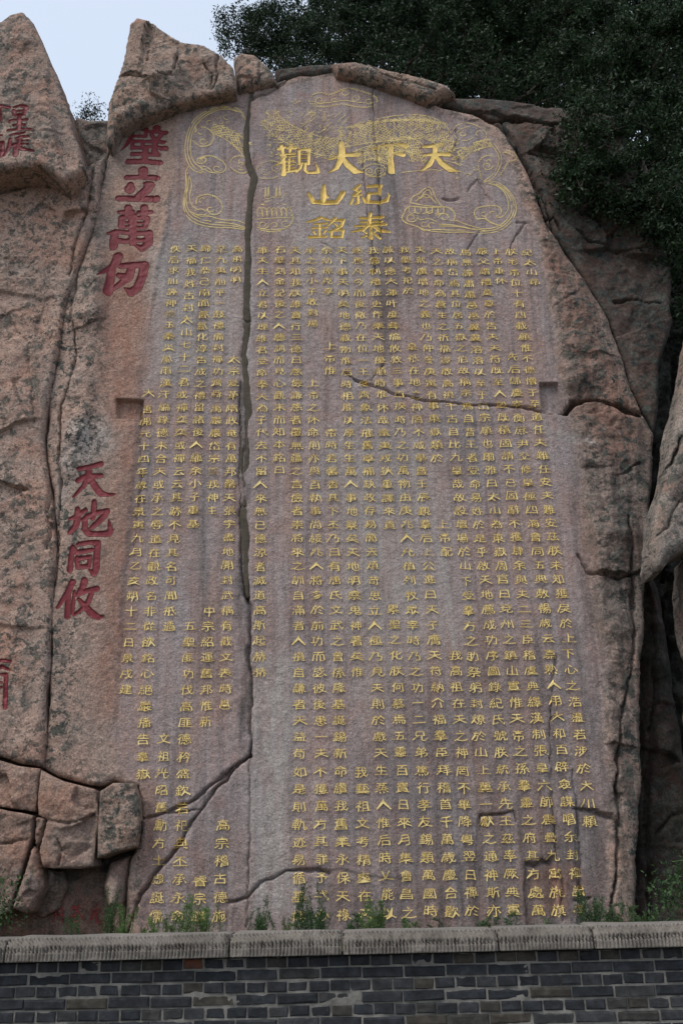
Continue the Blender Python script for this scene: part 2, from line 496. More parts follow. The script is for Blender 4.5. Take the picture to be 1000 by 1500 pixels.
def coping_mat():
    m, nt, b = mat_new('coping_stone'); n = N(nt)
    geo = nt.nodes.new('ShaderNodeNewGeometry').outputs['Position']
    info = nt.nodes.new('ShaderNodeObjectInfo').outputs['Random']
    c = n.mix(n.ramp(n.noise(3.2, 6, 0.6, vec=geo), [(0.35, 0.0), (0.65, 1.0)]), (0.112, 0.098, 0.084), (0.185, 0.165, 0.142))
    c = n.mix(0.5, c, n.ramp(info, [(0, 0.75), (1, 1.2)]), 'MULTIPLY')
    c = n.mix(n.ramp(n.noise(2.0, 6, 0.7, vec=geo, stretch=(1, 1, 0.4)), [(0.5, 0.0), (0.7, 0.6)]), c, (0.085, 0.078, 0.068))
    c = n.mix(0.8, c, n.ramp(n.noise(70, 4, 0.75, vec=geo), [(0.35, 0.65), (0.5, 1.0), (0.68, 1.35)]), 'MULTIPLY')
    nt.links.new(c, b.inputs['Base Color']); b.inputs['Roughness'].default_value = 0.9
    nt.links.new(n.bump(n.noise(90, 5, 0.7, vec=geo), 0.5, 0.005), b.inputs['Normal'])
    return m
M_COPING = coping_mat()

def leaf_mat(name, c1, c2, c3):
    m, nt, b = mat_new(name); n = N(nt)
    geo = nt.nodes.new('ShaderNodeNewGeometry')
    c = n.ramp(geo.outputs['Random Per Island'], [(0.0, c1), (0.55, c2), (1.0, c3)])
    c = n.mix(0.7, c, n.ramp(n.noise(1.6, 3, 0.6), [(0.35, 0.6), (0.65, 1.4)]), 'MULTIPLY')
    nt.links.new(c, b.inputs['Base Color']); b.inputs['Roughness'].default_value = 0.62
    b.inputs['Specular IOR Level'].default_value = 0.3
    tr = nt.nodes.new('ShaderNodeBsdfTranslucent'); nt.links.new(c, tr.inputs[0])
    mx = nt.nodes.new('ShaderNodeMixShader'); mx.inputs[0].default_value = 0.28
    nt.links.new(b.outputs[0], mx.inputs[1]); nt.links.new(tr.outputs[0], mx.inputs[2])
    nt.links.new(mx.outputs[0], [x for x in nt.nodes if x.type == 'OUTPUT_MATERIAL'][0].inputs[0])
    return m
M_LEAF = leaf_mat('dark_leaves', (0.006, 0.015, 0.006), (0.013, 0.030, 0.012), (0.032, 0.062, 0.025))
M_LEAF2 = leaf_mat('mid_green_leaves', (0.007, 0.017, 0.006), (0.014, 0.032, 0.012), (0.038, 0.070, 0.027))
M_WEED = leaf_mat('weed_leaves', (0.05, 0.10, 0.03), (0.09, 0.16, 0.045), (0.16, 0.22, 0.075))
M_WEEDD = leaf_mat('dark_weed_leaves', (0.024, 0.055, 0.02), (0.042, 0.090, 0.030), (0.075, 0.13, 0.045))
M_STRAW = leaf_mat('dry_grass', (0.10, 0.11, 0.05), (0.14, 0.14, 0.065), (0.19, 0.18, 0.09))
M_BARK = simple('bark', (0.035, 0.028, 0.022), (0.06, 0.05, 0.04), 20, 0.95, bump=0.8, dist=0.01)

# ------------------------------------------------------------------ brush characters (strokes in zoom pixels: x, y, width)
Zt = lambda ox, oy, sc: (ox, oy, sc)
GL = {}
def G(key, strokes, frame, Y, style):
    GL[key] = Glyph(strokes, *frame, Y, style)
f1 = Zt(390, 190, 3.448)
G('tian', [[(790,91,17),(830,88,21),(878,80,27)],[(795,135,18),(850,127,20),(916,130,26)],[(850,85,24),(848,130,24),(822,182,24),(778,216,7)],
           [(848,130,18),(880,172,28),(925,204,34),(962,212,8)]], f1, 0, 'gold_flat')
G('xia', [[(525,107,7),(565,92,18),(600,83,12)],[(600,83,14),(655,80,20),(706,84,28),(702,98,12)],[(628,88,26),(625,150,26),(630,214,34)],[(652,122,24),(688,131,27)]], f1, 0, 'gold_flat')
G('da', [[(318,152,12),(380,133,22),(462,129,26)],[(378,70,24),(381,112,34),(376,150,30),(355,195,22),(318,218,6)],[(384,145,22),(410,180,32),(448,213,34),(490,217,8)]], f1, 0, 'gold_flat')
G('guan', [[(140,492,28),(182,480,24)],[(160,470,30),(172,518,22)],[(205,487,22),(258,485,30)],[(232,462,24),(222,512,20)],[(158,535,22),(198,530,18)],[(158,552,16),(196,550,16)],
           [(215,530,18),(258,527,18)],[(215,550,14),(256,547,14)],[(185,550,24),(160,590,22),(118,614,8)],[(178,580,28),(178,630,26),(176,680,38)],[(218,565,16),(214,655,16)],
           [(165,590,16),(250,578,16)],[(180,616,13),(252,606,14)],[(180,640,13),(252,630,14)],[(180,664,16),(266,648,28)],
           [(290,505,22),(290,605,18)],[(290,502,22),(362,496,28)],[(362,500,24),(358,605,20)],[(295,535,11),(355,532,11)],[(295,564,11),(355,560,11)],[(292,596,14),(358,592,14)],
           [(310,600,18),(296,634,22),(266,668,8)],[(336,600,20),(332,648,22),(352,668,22),(400,668,28),(428,662,30),(426,632,16),(410,600,5)]], Zt(380,120,5.0), 0, 'gold_flat')
G('shan', [[(210,322,10),(226,345,24),(238,368,22)],[(238,366,22),(300,372,26),(355,370,24)],[(290,284,14),(289,325,30),(288,365,24)],[(300,330,10),(308,345,14)],[(386,322,26),(372,348,26),(352,372,20)]], f1, 0, 'gold_v')
G('ming', [[(276,446,18),(245,460,14),(206,468,10)],[(276,446,14),(303,456,14),(326,461,8)],[(244,479,12),(302,476,12)],[(230,500,12),(305,496,12)],[(268,478,12),(268,542,12)],[(236,516,12),(247,530,8)],[(298,513,12),(288,528,8)],[(216,545,16),(300,542,14)],
           [(346,450,18),(330,470,14),(312,487,8)],[(346,462,14),(388,461,20),(377,490,18),(335,513,12),(310,520,6)],[(344,478,9),(358,490,9)],[(330,512,14),(327,545,14)],[(330,513,12),(386,510,16)],[(387,510,16),(381,546,15)],[(327,545,12),(382,545,14)]], f1, 0, 'gold_v')
G('ji', [[(470,284,16),(445,304,18),(472,315,12)],[(474,310,14),(440,336,18),(478,331,12)],[(462,338,15),(462,372,18),(446,380,8)],[(437,350,10),(425,378,13)],[(486,345,12),(497,370,13)],
         [(514,291,18),(576,285,20)],[(574,290,17),(569,326,16)],[(514,329,14),(572,323,14)],[(516,325,18),(512,362,20)],[(514,368,18),(570,371,20),(606,361,22),(619,334,10),(612,323,4)]], f1, 0, 'gold_v')
G('tai', [[(470,451,13),(586,443,18)],[(476,471,12),(582,465,12)],[(448,491,12),(535,483,13),(602,479,16)],[(524,425,18),(518,482,18)],[(515,482,18),(490,506,18),(428,520,7)],[(532,482,14),(572,510,22),(624,519,9)],
          [(526,494,15),(527,548,20),(512,545,8)],[(490,514,11),(506,526,8)],[(557,508,12),(544,522,8)],[(502,538,13),(480,548,8)],[(546,528,12),(572,549,16)]], f1, 0, 'gold_v')
f2 = Zt(160, 175, 10)
G('bi', [[(340,152,58),(440,142,58),(545,158,64)],[(345,150,60),(320,280,66),(262,380,56),(168,482,6)],[(548,160,64),(538,262,46)],[(345,262,48),(535,262,48)],[(348,330,56),(345,440,56)],[(348,340,56),(500,335,54)],[(345,434,58),(488,430,58)],[(500,340,50),(486,430,54)],
         [(700,140,120),(700,175,90)],[(600,192,56),(700,190,56),(836,196,66)],[(628,235,56),(655,290,60)],[(755,240,60),(710,300,66),(690,330,60)],[(545,340,56),(680,328,60),(805,330,60)],[(505,412,46),(640,412,52),(828,424,78)],[(680,300,74),(672,420,70),(650,480,60)],
         [(345,525,66),(520,522,58),(722,525,66)],[(540,440,84),(528,625,92)],[(660,430,60),(705,500,54)],[(285,630,82),(500,628,76),(748,636,88)]], f2, 0, 'red')
G('li', [[(502,762,140),(500,830,110)],[(262,855,76),(500,850,76),(702,866,92)],[(314,960,94),(308,1020,150),(310,1042,118)],[(500,935,10),(560,955,96),(600,970,130),(560,1035,140),(430,1130,100)],[(140,1160,90),(400,1166,90),(698,1172,106)]], f2, 0, 'red')
f3 = Zt(130, 295, 9.09)
G('wan', [[(412,150,52),(580,145,76)],[(530,92,100),(532,200,100)],[(664,146,52),(836,150,60)],[(742,90,104),(736,200,100)],[(448,225,88),(440,335,88)],[(430,222,56),(600,214,50),(785,226,58)],[(786,240,74),(752,340,70)],[(440,352,54),(600,348,54),(748,352,50)],
          [(450,290,38),(780,288,38)],[(592,200,112),(590,560,96)],[(258,432,36),(360,410,66),(560,432,70),(802,420,76)],[(352,440,100),(340,540,110),(336,608,104)],[(805,430,106),(798,560,104),(715,638,84),(610,580,24)],
          [(400,532,80),(490,545,72),(575,522,60)],[(600,520,58),(690,530,60),(785,505,60)]], f3, 0, 'red')
G('ren', [[(395,745,128),(350,850,106),(240,930,60),(115,1038,5)],[(310,905,100),(292,1050,100),(265,1208,120)],[(440,868,80),(600,852,80),(752,860,108)],[(745,862,116),(722,1000,112),(660,1150,112),(572,1218,112),(478,1155,14)],
          [(575,885,96),(545,1000,120),(450,1085,90),(335,1165,60),(285,1205,50)],[(395,985,56),(470,1010,104),(530,1030,110)]], f3, 0, 'red')
f4 = Zt(80, 670, 10)
G('tian2', [[(368,182,66),(520,150,66),(685,108,82)],[(345,352,66),(425,308,92),(560,290,90),(690,275,66)],[(510,180,72),(502,300,92),(432,430,62),(285,582,38)],[(540,330,84),(620,460,92),(682,535,92),(800,560,50),(902,548,14)]], f4, 0, 'red')
G('di', [[(232,905,52),(330,872,76),(455,785,66)],[(345,765,74),(345,900,92),(318,1012,90),(235,1102,76)],[(405,925,44),(490,870,72),(620,822,74),(775,792,72)],[(590,655,66),(582,770,76),(568,905,62)],[(782,800,72),(700,905,92),(555,1035,66)],
         [(455,900,72),(452,1060,82),(505,1124,82),(650,1130,74),(800,1120,92),(826,1080,84),(800,915,12)]], f4, 0, 'red')
f5 = Zt(80, 785, 10)
G('tong', [[(272,165,62),(252,300,72),(234,512,74)],[(280,170,66),(325,230,56)],[(350,130,58),(500,104,62),(645,108,76)],[(645,112,84),(626,300,86),(612,500,92),(585,560,84),(505,495,14)],[(335,252,72),(560,214,62)],
           [(332,330,66),(350,465,66)],[(335,345,64),(530,315,62)],[(530,322,60),(510,455,60)],[(350,462,66),(510,450,62)]], f5, 0, 'red')
G('you', [[(268,685,92),(200,850,84),(60,1062,46)],[(208,890,72),(195,1185,76)],[(298,815,36),(282,980,50),(272,1140,46)],[(445,665,100),(428,745,90),(345,865,54)],[(345,872,56),(480,812,72),(628,780,82)],[(560,820,66),(502,980,76),(400,1090,58),(285,1168,32)],
          [(360,930,46),(460,1040,84),(560,1150,100),(655,1200,70),(738,1180,12)]], f5, 0, 'red')
f6 = Zt(0, 140, 15)
G('xing', [[(300,252,40),(440,232,52),(560,250,84),(625,312,40)],[(590,265,86),(535,415,72)],[(305,325,70),(340,425,70),(400,440,40)],[(350,350,44),(540,345,52)],[(350,432,44),(540,420,46)],[(210,545,74),(360,510,50)],[(440,530,56),(605,525,52)],
           [(295,642,46),(420,610,40),(545,632,52)],[(428,430,86),(420,730,92)],[(158,742,46),(420,722,56),(705,732,38)]], f6, -0.6, 'red')
G('chen', [[(228,868,46),(400,825,56),(545,795,46)],[(345,955,36),(450,895,64),(630,890,50)],[(430,995,58),(632,975,26)],[(236,962,82),(190,1120,82),(82,1305,36)],[(240,1090,62),(400,1062,84),(632,1052,30)],[(345,1070,92),(342,1288,112)],[(385,1095,72),(520,1170,74),(745,1198,26)],[(435,900,76),(400,1080,84)]], f6, -0.6, 'red')
G('ke', [[(-260,262,56),(0,245,66),(218,262,70)],[(24,260,46),(14,500,44),(-60,565,20)],[(-215,345,44),(-200,465,44)],[(-215,345,40),(-90,340,40)],[(-85,340,40),(-100,460,40)],[(-200,460,40),(-100,455,40)]], f6, -0.6, 'red')
G('zhai', [[(-180,870,50),(50,868,42)],[(-160,1020,60),(55,1020,72)],[(58,1020,80),(48,1200,84),(20,1335,40)],[(-160,1020,60),(-165,1330,60)],[(-120,1110,36),(10,1105,36)],[(-60,1060,36),(-60,1160,36)],[(-110,1190,34),(0,1190,34)],[(-110,1190,30),(-105,1270,30)],[(-105,1270,34),(0,1265,34)]], f6, -0.6, 'red')
f7 = Zt(0, 940, 13.64)
G('left', [[(-120,400,50),(0,345,56),(120,362,62),(195,380,36)],[(-160,560,40),(0,470,66),(170,545,36)],[(-150,630,40),(0,628,40),(110,645,60)],[(100,640,76),(88,900,78),(86,1300,84)],[(-150,640,50),(-160,1300,60)],[(-100,800,40),(20,790,40)],[(-100,900,36),(20,895,36)]], f7, -0.15, 'red')
f8 = Zt(60, 1280, 7.14)
CY = 0.30
G('cang', [[(362,330,14),(388,352,16)],[(425,322,15),(408,348,12)],[(345,362,12),(440,352,12)],[(400,368,16),(372,420,15),(308,472,8)],[(402,378,14),(430,430,16),(475,470,10)],[(355,438,11),(425,430,11)],[(372,465,12),(378,505,12),(410,498,10)]], f8, CY, 'red')
G('hu', [[(590,312,14),(584,345,12)],[(540,382,12),(622,368,15)],[(548,402,10),(532,470,13),(510,520,8)],[(552,410,11),(606,398,12)],[(560,430,12),(600,420,12)],[(596,430,14),(598,500,14),(630,512,14),(640,475,8)],[(560,440,12),(556,480,12)]], f8, CY, 'red')
G('old', [[(165,362,12),(160,440,12),(138,500,8)],[(170,370,10),(240,358,12)],[(250,360,16),(245,500,14)],[(195,385,10),(190,480,10)],[(170,430,10),(235,425,10)]], f8, CY, 'red')

# ------------------------------------------------------------------ the inscribed cliff
MAIN = [(157,213),(178,188),(215,168),(260,150),(300,140),(345,132),(400,120),(440,110),(490,103),(530,112),(570,122),(625,148),(650,158),(690,166),(722,180),(738,195),(765,238),(785,280),(800,328),
        (850,400),(893,470),(925,570),(958,635),(952,720),(948,800),(944,900),(938,1000),(940,1100),(936,1200),(932,1330),(932,1470),(180,1470),(180,1372),(184,1300),(192,1262),(203,1240),(206,1200),(202,1152),(166,1143),(145,1150),(118,1143),(86,1134),(62,1123),
        (69,1040),(75,950),(77,880),(83,800),(76,720),(66,640),(73,570),(88,500),(98,440),(122,372),(138,330),(143,290),(152,240)]
PANEL = [(262,158),(300,146),(345,138),(400,127),(445,117),(490,110),(530,119),(570,129),(622,155),(655,166),(700,182),(728,205),(748,245),(768,300),(788,345),(800,400),(812,470),(822,540),(838,620),(852,700),(866,800),(876,900),(884,1000),(890,1100),(893,1230),(893,1480),
         (200,1480),(210,1300),(215,1260),(214,1200),(208,1150),(180,1140),(168,1080),(170,1000),(179,880),(190,760),(199,640),(205,560),(220,460),(234,380),(246,320),(256,240)]
PW = PX(PANEL, 0)
BAND = PX([(200,180),(262,158),(256,240),(246,320),(234,380),(212,560),(198,760),(176,1000),(172,1140),(90,1130),(85,1000),(95,800),(110,690),(140,600),(150,470),(150,330),(160,230)], 0)
NOTCHES = [([(171,586),(210,586),(208,613),(173,613)], 0.10), ([(790,561),(816,560),(827,606),(794,602)], 0.10)]
SLABS = [([(702,1192),(752,1190),(757,1238),(765,1290),(775,1350),(775,1440),(690,1440),(696,1300),(698,1240)], 0.016, 2.5),
         ([(842,1185),(900,1190),(915,1250),(915,1440),(842,1440),(846,1300)], 0.05, 3),
         ([(768,1260),(795,1262),(812,1250),(815,1340),(815,1440),(770,1440)], 0.035, 2.5),
         ([(345,1320),(362,1312),(385,1290),(420,1279),(455,1276),(500,1270),(560,1285),(600,1290),(620,1350),(620,1440),(330,1440)], 0.012, 2),
         ([(206,1197),(245,1190),(290,1172),(330,1140),(366,1110),(345,1125),(300,1180),(262,1250),(225,1290),(200,1340),(196,1200)], 0.010, 2),
         ([(505,545),(520,560),(560,572),(620,586),(690,594),(760,596),(828,607),(825,640),(760,628),(690,622),(600,610),(540,590),(508,570)], -0.012, 12)]
def main_height(X, Z):
    W = softmask(X + 0.03 * fbm(X, Z, 5, 3, 2), Z + 0.03 * fbm(X, Z, 5, 3, 5), PW, 0.10)
    B = softmask(X, Z, BAND, 0.25)
    nat = 0.06 * ridged(X, Z, 0.8, 4, 1) + 0.06 * fbm(X, Z, 1.6, 4, 2) + 0.035 * fbm(X, Z, 7, 4, 3) + 0.035 * fbm(X, Z, 3.2, 5, 4, 0.6) + 0.22 * facets(X, Z, 46, 5, (-5, 5, 1, 15), 0.12, 0.5)
    pan = 0.05 * fbm(X, Z, 0.35, 2, 3) + 0.009 * fbm(X, Z, 3.5, 3, 0) + 0.0012 * fbm(X, Z, 30, 2, 4)
    bnd = 0.015 + 0.035 * fbm(X, Z * 0.6, 1.6, 5, 1) + 0.006 * fbm(X, Z, 25, 2, 4)
    out = 0.07 + nat
    d = out * (1 - B) + bnd * B
    d = d * (1 - W) + pan * W
    for pts, dep in NOTCHES:
        d = d - dep * softmask(X, Z, PX(pts, 0), 0.03)
    for pts, dep, soft in SLABS:
        w = PX(pts, 0)
        d = d - dep * softmask(X + 0.05 * fbm(X, Z, 4, 3, 1), Z + 0.05 * fbm(X, Z, 4, 3, 4), w, 0.0095 * soft)
    return d
SEAM = [(372,128),(366,150),(362,185),(360,215),(364,240),(373,258),(370,275),(366,300),(363,340),(363,380),(361,430),(362,470),(358,520),(361,560),(362,600),(360,640),(358,700),(358,760),(360,800),(362,850),(363,875)]
SEAMW = [6,5,7,8,8,12,13,10,11,11,12,12,10,12,16,17,16,15,13,10,5]
CR_MAIN = [
    (SEAM, 5, 0.03),
    ([(430,112),(395,135),(372,146)], 2.4, 0.05),
    ([(362,870),(366,920),(366,1000),(368,1060),(367,1110)], 2.6, 0.09),
    ([(367,1110),(366,1200),(360,1300),(362,1360)], 1.6, 0.03),
    ([(352,560),(351,700),(352,800),(358,870)], 1.4, 0.05),
    ([(207,1197),(245,1190),(290,1168),(325,1140),(367,1108)], 2.0, 0.08),
    ([(362,1112),(330,1145),(312,1165),(296,1185),(270,1225),(245,1262),(222,1290),(200,1325),(188,1370)], 2.3, 0.09),
    ([(296,1185),(262,1192),(245,1192)], 1.6, 0.05),
    ([(335,1320),(362,1312),(380,1292),(420,1279),(455,1276),(480,1276)], 2.0, 0.06),
    ([(505,545),(520,560),(560,572),(585,580),(620,586),(690,594),(760,596),(828,608)], 1.9, 0.07),
    ([(828,608),(838,590),(870,585),(905,598),(935,606)], 4.0, 0.22),
    ([(545,560),(552,545),(560,535)], 1.2, 0.03),
    ([(703,1215),(702,1193),(730,1190),(752,1191),(755,1205)], 1.3, 0.04),
    ([(842,1185),(870,1188),(890,1195),(905,1212)], 1.8, 0.05),
    ([(775,1265),(784,1268),(796,1258),(806,1262)], 2.2, 0.05),
    ([(842,1320),(865,1318)], 1.8, 0.05),
    ([(812,960),(808,1010),(806,1060),(808,1120),(812,1200),(822,1300),(826,1350)], 1.3, 0.035),
    ([(840,1130),(845,1180),(850,1260),(852,1350)], 1.4, 0.04),
    ([(848,812),(862,838),(905,852),(940,835)], 1.8, 0.08),
    ([(938,680),(900,700),(925,690)], 1.2, 0.04),
    ([(918,760),(926,850),(926,960),(905,1060),(903,1200),(900,1340)], 2.2, 0.10),
    ([(668,193),(672,205),(664,220),(674,240)], 1.2, 0.03), ([(686,280),(700,262),(712,285),(722,295)], 1.4, 0.03),
    ([(650,292),(660,294),(672,291)], 2.4, 0.03), ([(545,130),(548,170),(552,230),(556,300),(560,350)], 1.0, 0.03),
    ([(532,225),(533,260),(538,300),(543,340),(548,400)], 1.2, 0.025), ([(470,355),(500,375),(512,392)], 1.0, 0.02),
    ([(756,326),(775,328),(790,345)], 1.2, 0.03), ([(748,370),(754,345),(770,326)], 1.4, 0.03), ([(682,370),(694,352),(704,340)], 1.0, 0.02),
    ([(160,220),(140,290),(112,400),(105,470)], 1.6, 0.06), ([(108,470),(112,520),(90,600),(88,700),(86,800),(80,860)], 1.6, 0.07),
    ([(208,600),(207,700),(196,800)], 0.9, 0.02), ([(245,160),(235,230),(225,300)], 0.9, 0.015),
    ([(300,150),(330,158),(360,160)], 1.0, 0.02),
]
def attr_panel(X, Z): return softmask(X + 0.1 * fbm(X, Z, 3, 3, 1), Z, PW, 0.22)
def attr_rust(X, Z):
    r = 0.75 * softmask(X + 0.2 * fbm(X, Z, 1.5, 4, 1), Z, PX([(160,370),(232,350),(218,470),(206,640),(196,760),(186,900),(176,1050),(150,1050),(150,800),(170,700),(165,620),(150,560)], 0), 0.45)
    r = np.maximum(r, 0.8 * softmask(X + 0.2 * fbm(X, Z, 1.5, 4, 2), Z, PX([(778,300),(820,340),(860,420),(900,540),(940,640),(900,700),(860,640),(838,560),(820,460),(806,400)], 0), 0.35))
    r = np.maximum(r, 0.55 * softmask(X + 0.2 * fbm(X, Z, 1.5, 4, 3), Z, PX([(200,1140),(235,1150),(235,1250),(225,1370),(200,1370),(208,1260)], 0), 0.4))
    r = np.maximum(r, 0.8 * softmask(X + 0.1 * fbm(X, Z, 3, 4, 3), Z, PX([(815,1265),(842,1265),(838,1335),(805,1335),(772,1290),(790,1275)], 0), 0.2))
    return r
def attr_grey(X, Z):
    r = 0.9 * softmask(X + 0.15 * fbm(X, Z, 2, 4, 1), Z, PX([(372,960),(432,960),(430,1340),(368,1340),(370,1100)], 0), 0.35)
    r = np.maximum(r, 0.8 * softmask(X + 0.2 * fbm(X, Z, 1.5, 4, 2), Z, PX([(108,620),(150,610),(165,640),(120,700),(90,760),(84,680)], 0), 0.4))
    r = np.maximum(r, 0.7 * softmask(X + 0.2 * fbm(X, Z, 1.5, 4, 2), Z, PX([(215,350),(345,350),(350,560),(220,560)], 0), 0.5))
    r = np.maximum(r, 0.95 * softmask(X + 0.02 * fbm(X, Z, 6, 3, 2), Z, PX([(640,800),(652,800),(664,880),(674,952),(664,955),(650,890)], 0), 0.08))
    r = np.maximum(r, 0.6 * softmask(X + 0.02 * fbm(X, Z, 6, 3, 2), Z, PX([(322,170),(326,170),(328,330),(322,330)], 0), 0.05))
    r = np.maximum(r, 0.8 * softmask(X + 0.03 * fbm(X, Z, 6, 3, 2), Z, PX([(770,622),(860,640),(880,660),(800,640)], 0), 0.08))
    r = np.maximum(r, 0.65 * softmask(X + 0.3 * fbm(X, Z, 1.2, 4, 2), Z, PX([(480,620),(640,640),(650,900),(560,1060),(470,900)], 0), 0.8))
    r = np.maximum(r, 0.7 * softmask(X + 0.3 * fbm(X, Z, 1.2, 4, 1), Z, PX([(420,270),(540,260),(560,420),(440,470)], 0), 0.7))
    r = np.maximum(r, 0.7 * softmask(X, Z, PX([(706,1225),(722,1225),(728,1300),(712,1310)], 0), 0.1))
    return r
def attr_wet_shade(X, Z):  # water streaks, painted right-side shade and a darker lower right
    r = 0.62 * softmask(X + 0.25 * fbm(X, Z, 1.5, 4, 3), Z, PX([(770,250),(960,560),(960,1400),(905,1400),(880,1000),(850,700),(830,560),(800,400)], 0), 0.5)  # right flank: shade from trees and boulder painted as dark tone
    r = np.maximum(r, 0.85 * softmask(X + 0.25 * fbm(X, Z, 1.5, 4, 1), Z, PX([(860,640),(960,600),(960,1400),(900,1400),(890,1000)], 0), 0.7))
    r = np.maximum(r, 0.85 * softmask(X + 0.1 * fbm(X, Z, 3, 4, 1), Z, PX([(348,560),(358,560),(360,900),(366,1060),(355,1100),(350,850)], 0), 0.12))
    r = np.maximum(r, 0.6 * softmask(X + 0.2 * fbm(X, Z, 2, 4, 2), Z, PX([(690,1190),(900,1185),(930,1400),(440,1400),(480,1290),(640,1290)], 0), 0.6))
    r = np.maximum(r, 0.38 * softmask(X + 0.3 * fbm(X, Z, 1.5, 4, 2), Z, PX([(560,1000),(900,900),(930,1400),(500,1400)], 0), 1.2))  # broad darker tone across the lower right
    r = np.maximum(r, 0.5 * softmask(X + 0.15 * fbm(X, Z, 2, 4, 5), Z, PX([(535,135),(575,135),(590,420),(575,540),(548,520),(540,300)], 0), 0.3))
    r = np.maximum(r, 0.42 * softmask(X + 0.15 * fbm(X, Z, 2, 4, 5), Z, PX([(300,1180),(360,1120),(352,1370),(250,1370)], 0), 0.5))
    r = np.maximum(r, 0.42 * softmask(X + 0.15 * fbm(X, Z, 2, 4, 3), Z, PX([(285,350),(300,350),(315,1000),(290,1000)], 0), 0.25))
    r = np.maximum(r, 0.45 * softmask(X + 0.2 * fbm(X, Z, 2, 4, 2), Z, PX([(382,190),(480,180),(490,235),(390,240)], 0), 0.4))
    return r
def attr_lichen(X, Z):
    l = 1 - 0.93 * softmask(X, Z, PW, 0.5)
    b = softmask(X + 0.2 * fbm(X, Z, 1.5, 3, 1), Z, PX([(165,200),(262,158),(240,340),(215,560),(180,1000),(172,1140),(120,1130),(130,900),(150,700),(160,560),(158,420),(150,330)], 0), 0.5)
    return l * (1 - 0.85 * b)

root = thing('inscribed_cliff', P(560, 1380, 0), 'huge pinkish granite cliff face polished flat and covered with columns of gold carved characters', 'cliff')
main_gl = ['tian','xia','da','guan','shan','ming','ji','tai','bi','li','wan','ren','tian2','di','tong','you']
RM = make_rock('rock_face', MAIN, 0, M_MAIN, step=0.0145, amp=0.025, edge_r=0.07, edge_d=0.08, back=3.0, seed=1,
               height=main_height, cracks=CR_MAIN, glyphs=[GL[k] for k in main_gl],
               attrs={'panel': attr_panel, 'rust': attr_rust, 'grey': attr_grey, 'wet_shade': attr_wet_shade, 'lichen': attr_lichen})
keep_world(RM.o, root)
GLAB = dict(tian='gold character for heaven, first of the big title row', xia='gold character shaped like a T with a dot', da='gold character for great', guan='dense gold character at the left end of the title row',
            shan='gold character for mountain', ming='dense gold character below the mountain character', ji='gold character at the upper right of the four-character title', tai='gold character at the lower right of the four-character title')
for k in main_gl:
    red = GL[k].style == 'red'
    o = carve_glyph(RM, GL[k], M_RED if red else M_GOLD, None, 'red_character' if red else 'large_gold_character', label=GLAB.get(k))
    keep_world(o, root)

# mortar filling the long vertical seam
def ribbon_outline(pts, ws):
    L = []; Rr = []
    for (x, y), w in zip(pts, ws):
        L.append((x - w * .58, y)); Rr.append((x + w * .58, y))
    return L + Rr[::-1]
RS = make_rock('mortar_seam', ribbon_outline(SEAM, SEAMW), -0.012, M_MORTAR, step=0.016, amp=0.012, edge_r=0.05, edge_d=0.035, back=0.12, seed=3,
               height=lambda X, Z: 0.02 * fbm(X, Z, 5, 4, 2) + 0.012 * facets(X, Z, 60, 9, (-2, -0.5, 4, 15), 0.6, 0.5),
               cracks=[([(352,470),(372,474)], 1.2, 0.03), ([(352,715),(368,712)], 1.2, 0.03), ([(350,740),(366,742)], 1, 0.03), ([(356,600),(358,700)], 1, 0.03), ([(358,500),(354,530)], 1, 0.02)])
keep_world(RS.o, root)

# ------------------------------------------------------------------ small gold text
TX = []
def T(*runs):
    for r in runs: TX.append(r)
T((771,372,781,414,'紀太山銘'))
T((747,370,782,592,'朕宅帝位十有四載顧惟不德懵于至'),(785,612,809,786,'道任夫難任安夫難安茲'),(811,806,832,935,'朕未知獲戾於上'),(832,957,864,1202,'下心之浩盪若涉於大川頼'))
T((726,370,732,413,'上帝垂休'),(750,524,757,593,'先后儲慶宰'),(759,613,789,828,'衡庶尹交修皇極四海會同五'),(791,848,821,1097,'典敷暢歲云嘉熟人用大和百'),(823,1123,849,1333,'辟僉謀唱余封禪謂孝'))
T((705,369,733,594,'嚴父謂禮莫尊於告天天符既至人望'),(735.5,612,760,828,'既積固請不已固辭不獲肆余'),(762,849,791,1099,'與夫二三臣稽虞典繹漢制張'),(794,1125,818,1334,'皇六師震疊九寓旌旗'))
T((681,371,707,596,'馬無譁肅肅邕邕翼翼溶溶以至于岱'),(709,613,734,829,'宗順也爾雅曰太山為東嶽周'),(736,848,761,1101,'官曰兗州之鎮山實惟天帝之'),(764,1126,788,1333,'孫羣靈之府其方處萬'))
T((659,370,682,577,'故稱岱焉其位居五嶽之伯故稱宗'),(683,596,707,829,'焉自昔王者受命易姓於是乎啟'),(710,849,733,1102,'天地薦成功序圖錄紀氏號朕'),(736,1127,752,1333,'統承先王茲率厥典實'))
T((638.5,369,656,579,'天之眷命為蒼生之祈福豈敢高視'),(660,596,681,829,'千古自比九皇哉故設壇場於山'),(682,851,703.5,1102,'下受羣方之助祭躬封燎於山'),(707,1128,724,1334,'上冀一獻之通神斯亦'))
T((614,367,632,579,'天就廣增地之義也乃仲冬庚寅有'),(634,595,640,672,'事東嶽類於'),(648.5,768,653,808,'上帝配'),(665.6,960,675.5,1102,'我高祖在天之神'),(677,1129,691,1334,'罔不畢降粵翌日禪於'))
T((592,367,598,427,'我聖考祀於'),(603,508,609,579,'皇祇在地之'),(609.5,597,627,829,'神罔不咸舉暨壬辰覲羣后上公'),(628.6,849,646,1102,'進曰天子膺天符納介福羣臣'),(649,1128,661,1335,'拜稽首千萬歲慶合歡'))
T((568,367,585,596,'誡以德大渾叶度彝倫攸敘三事百揆'),(585.5,615,599,829,'時乃之功萬物由庚兆人允植'),(599.6,850,617,1102,'列牧眾宰時乃之功一二兄弟'),(618,1129,630,1335,'篤行孝友錫類萬國時'))
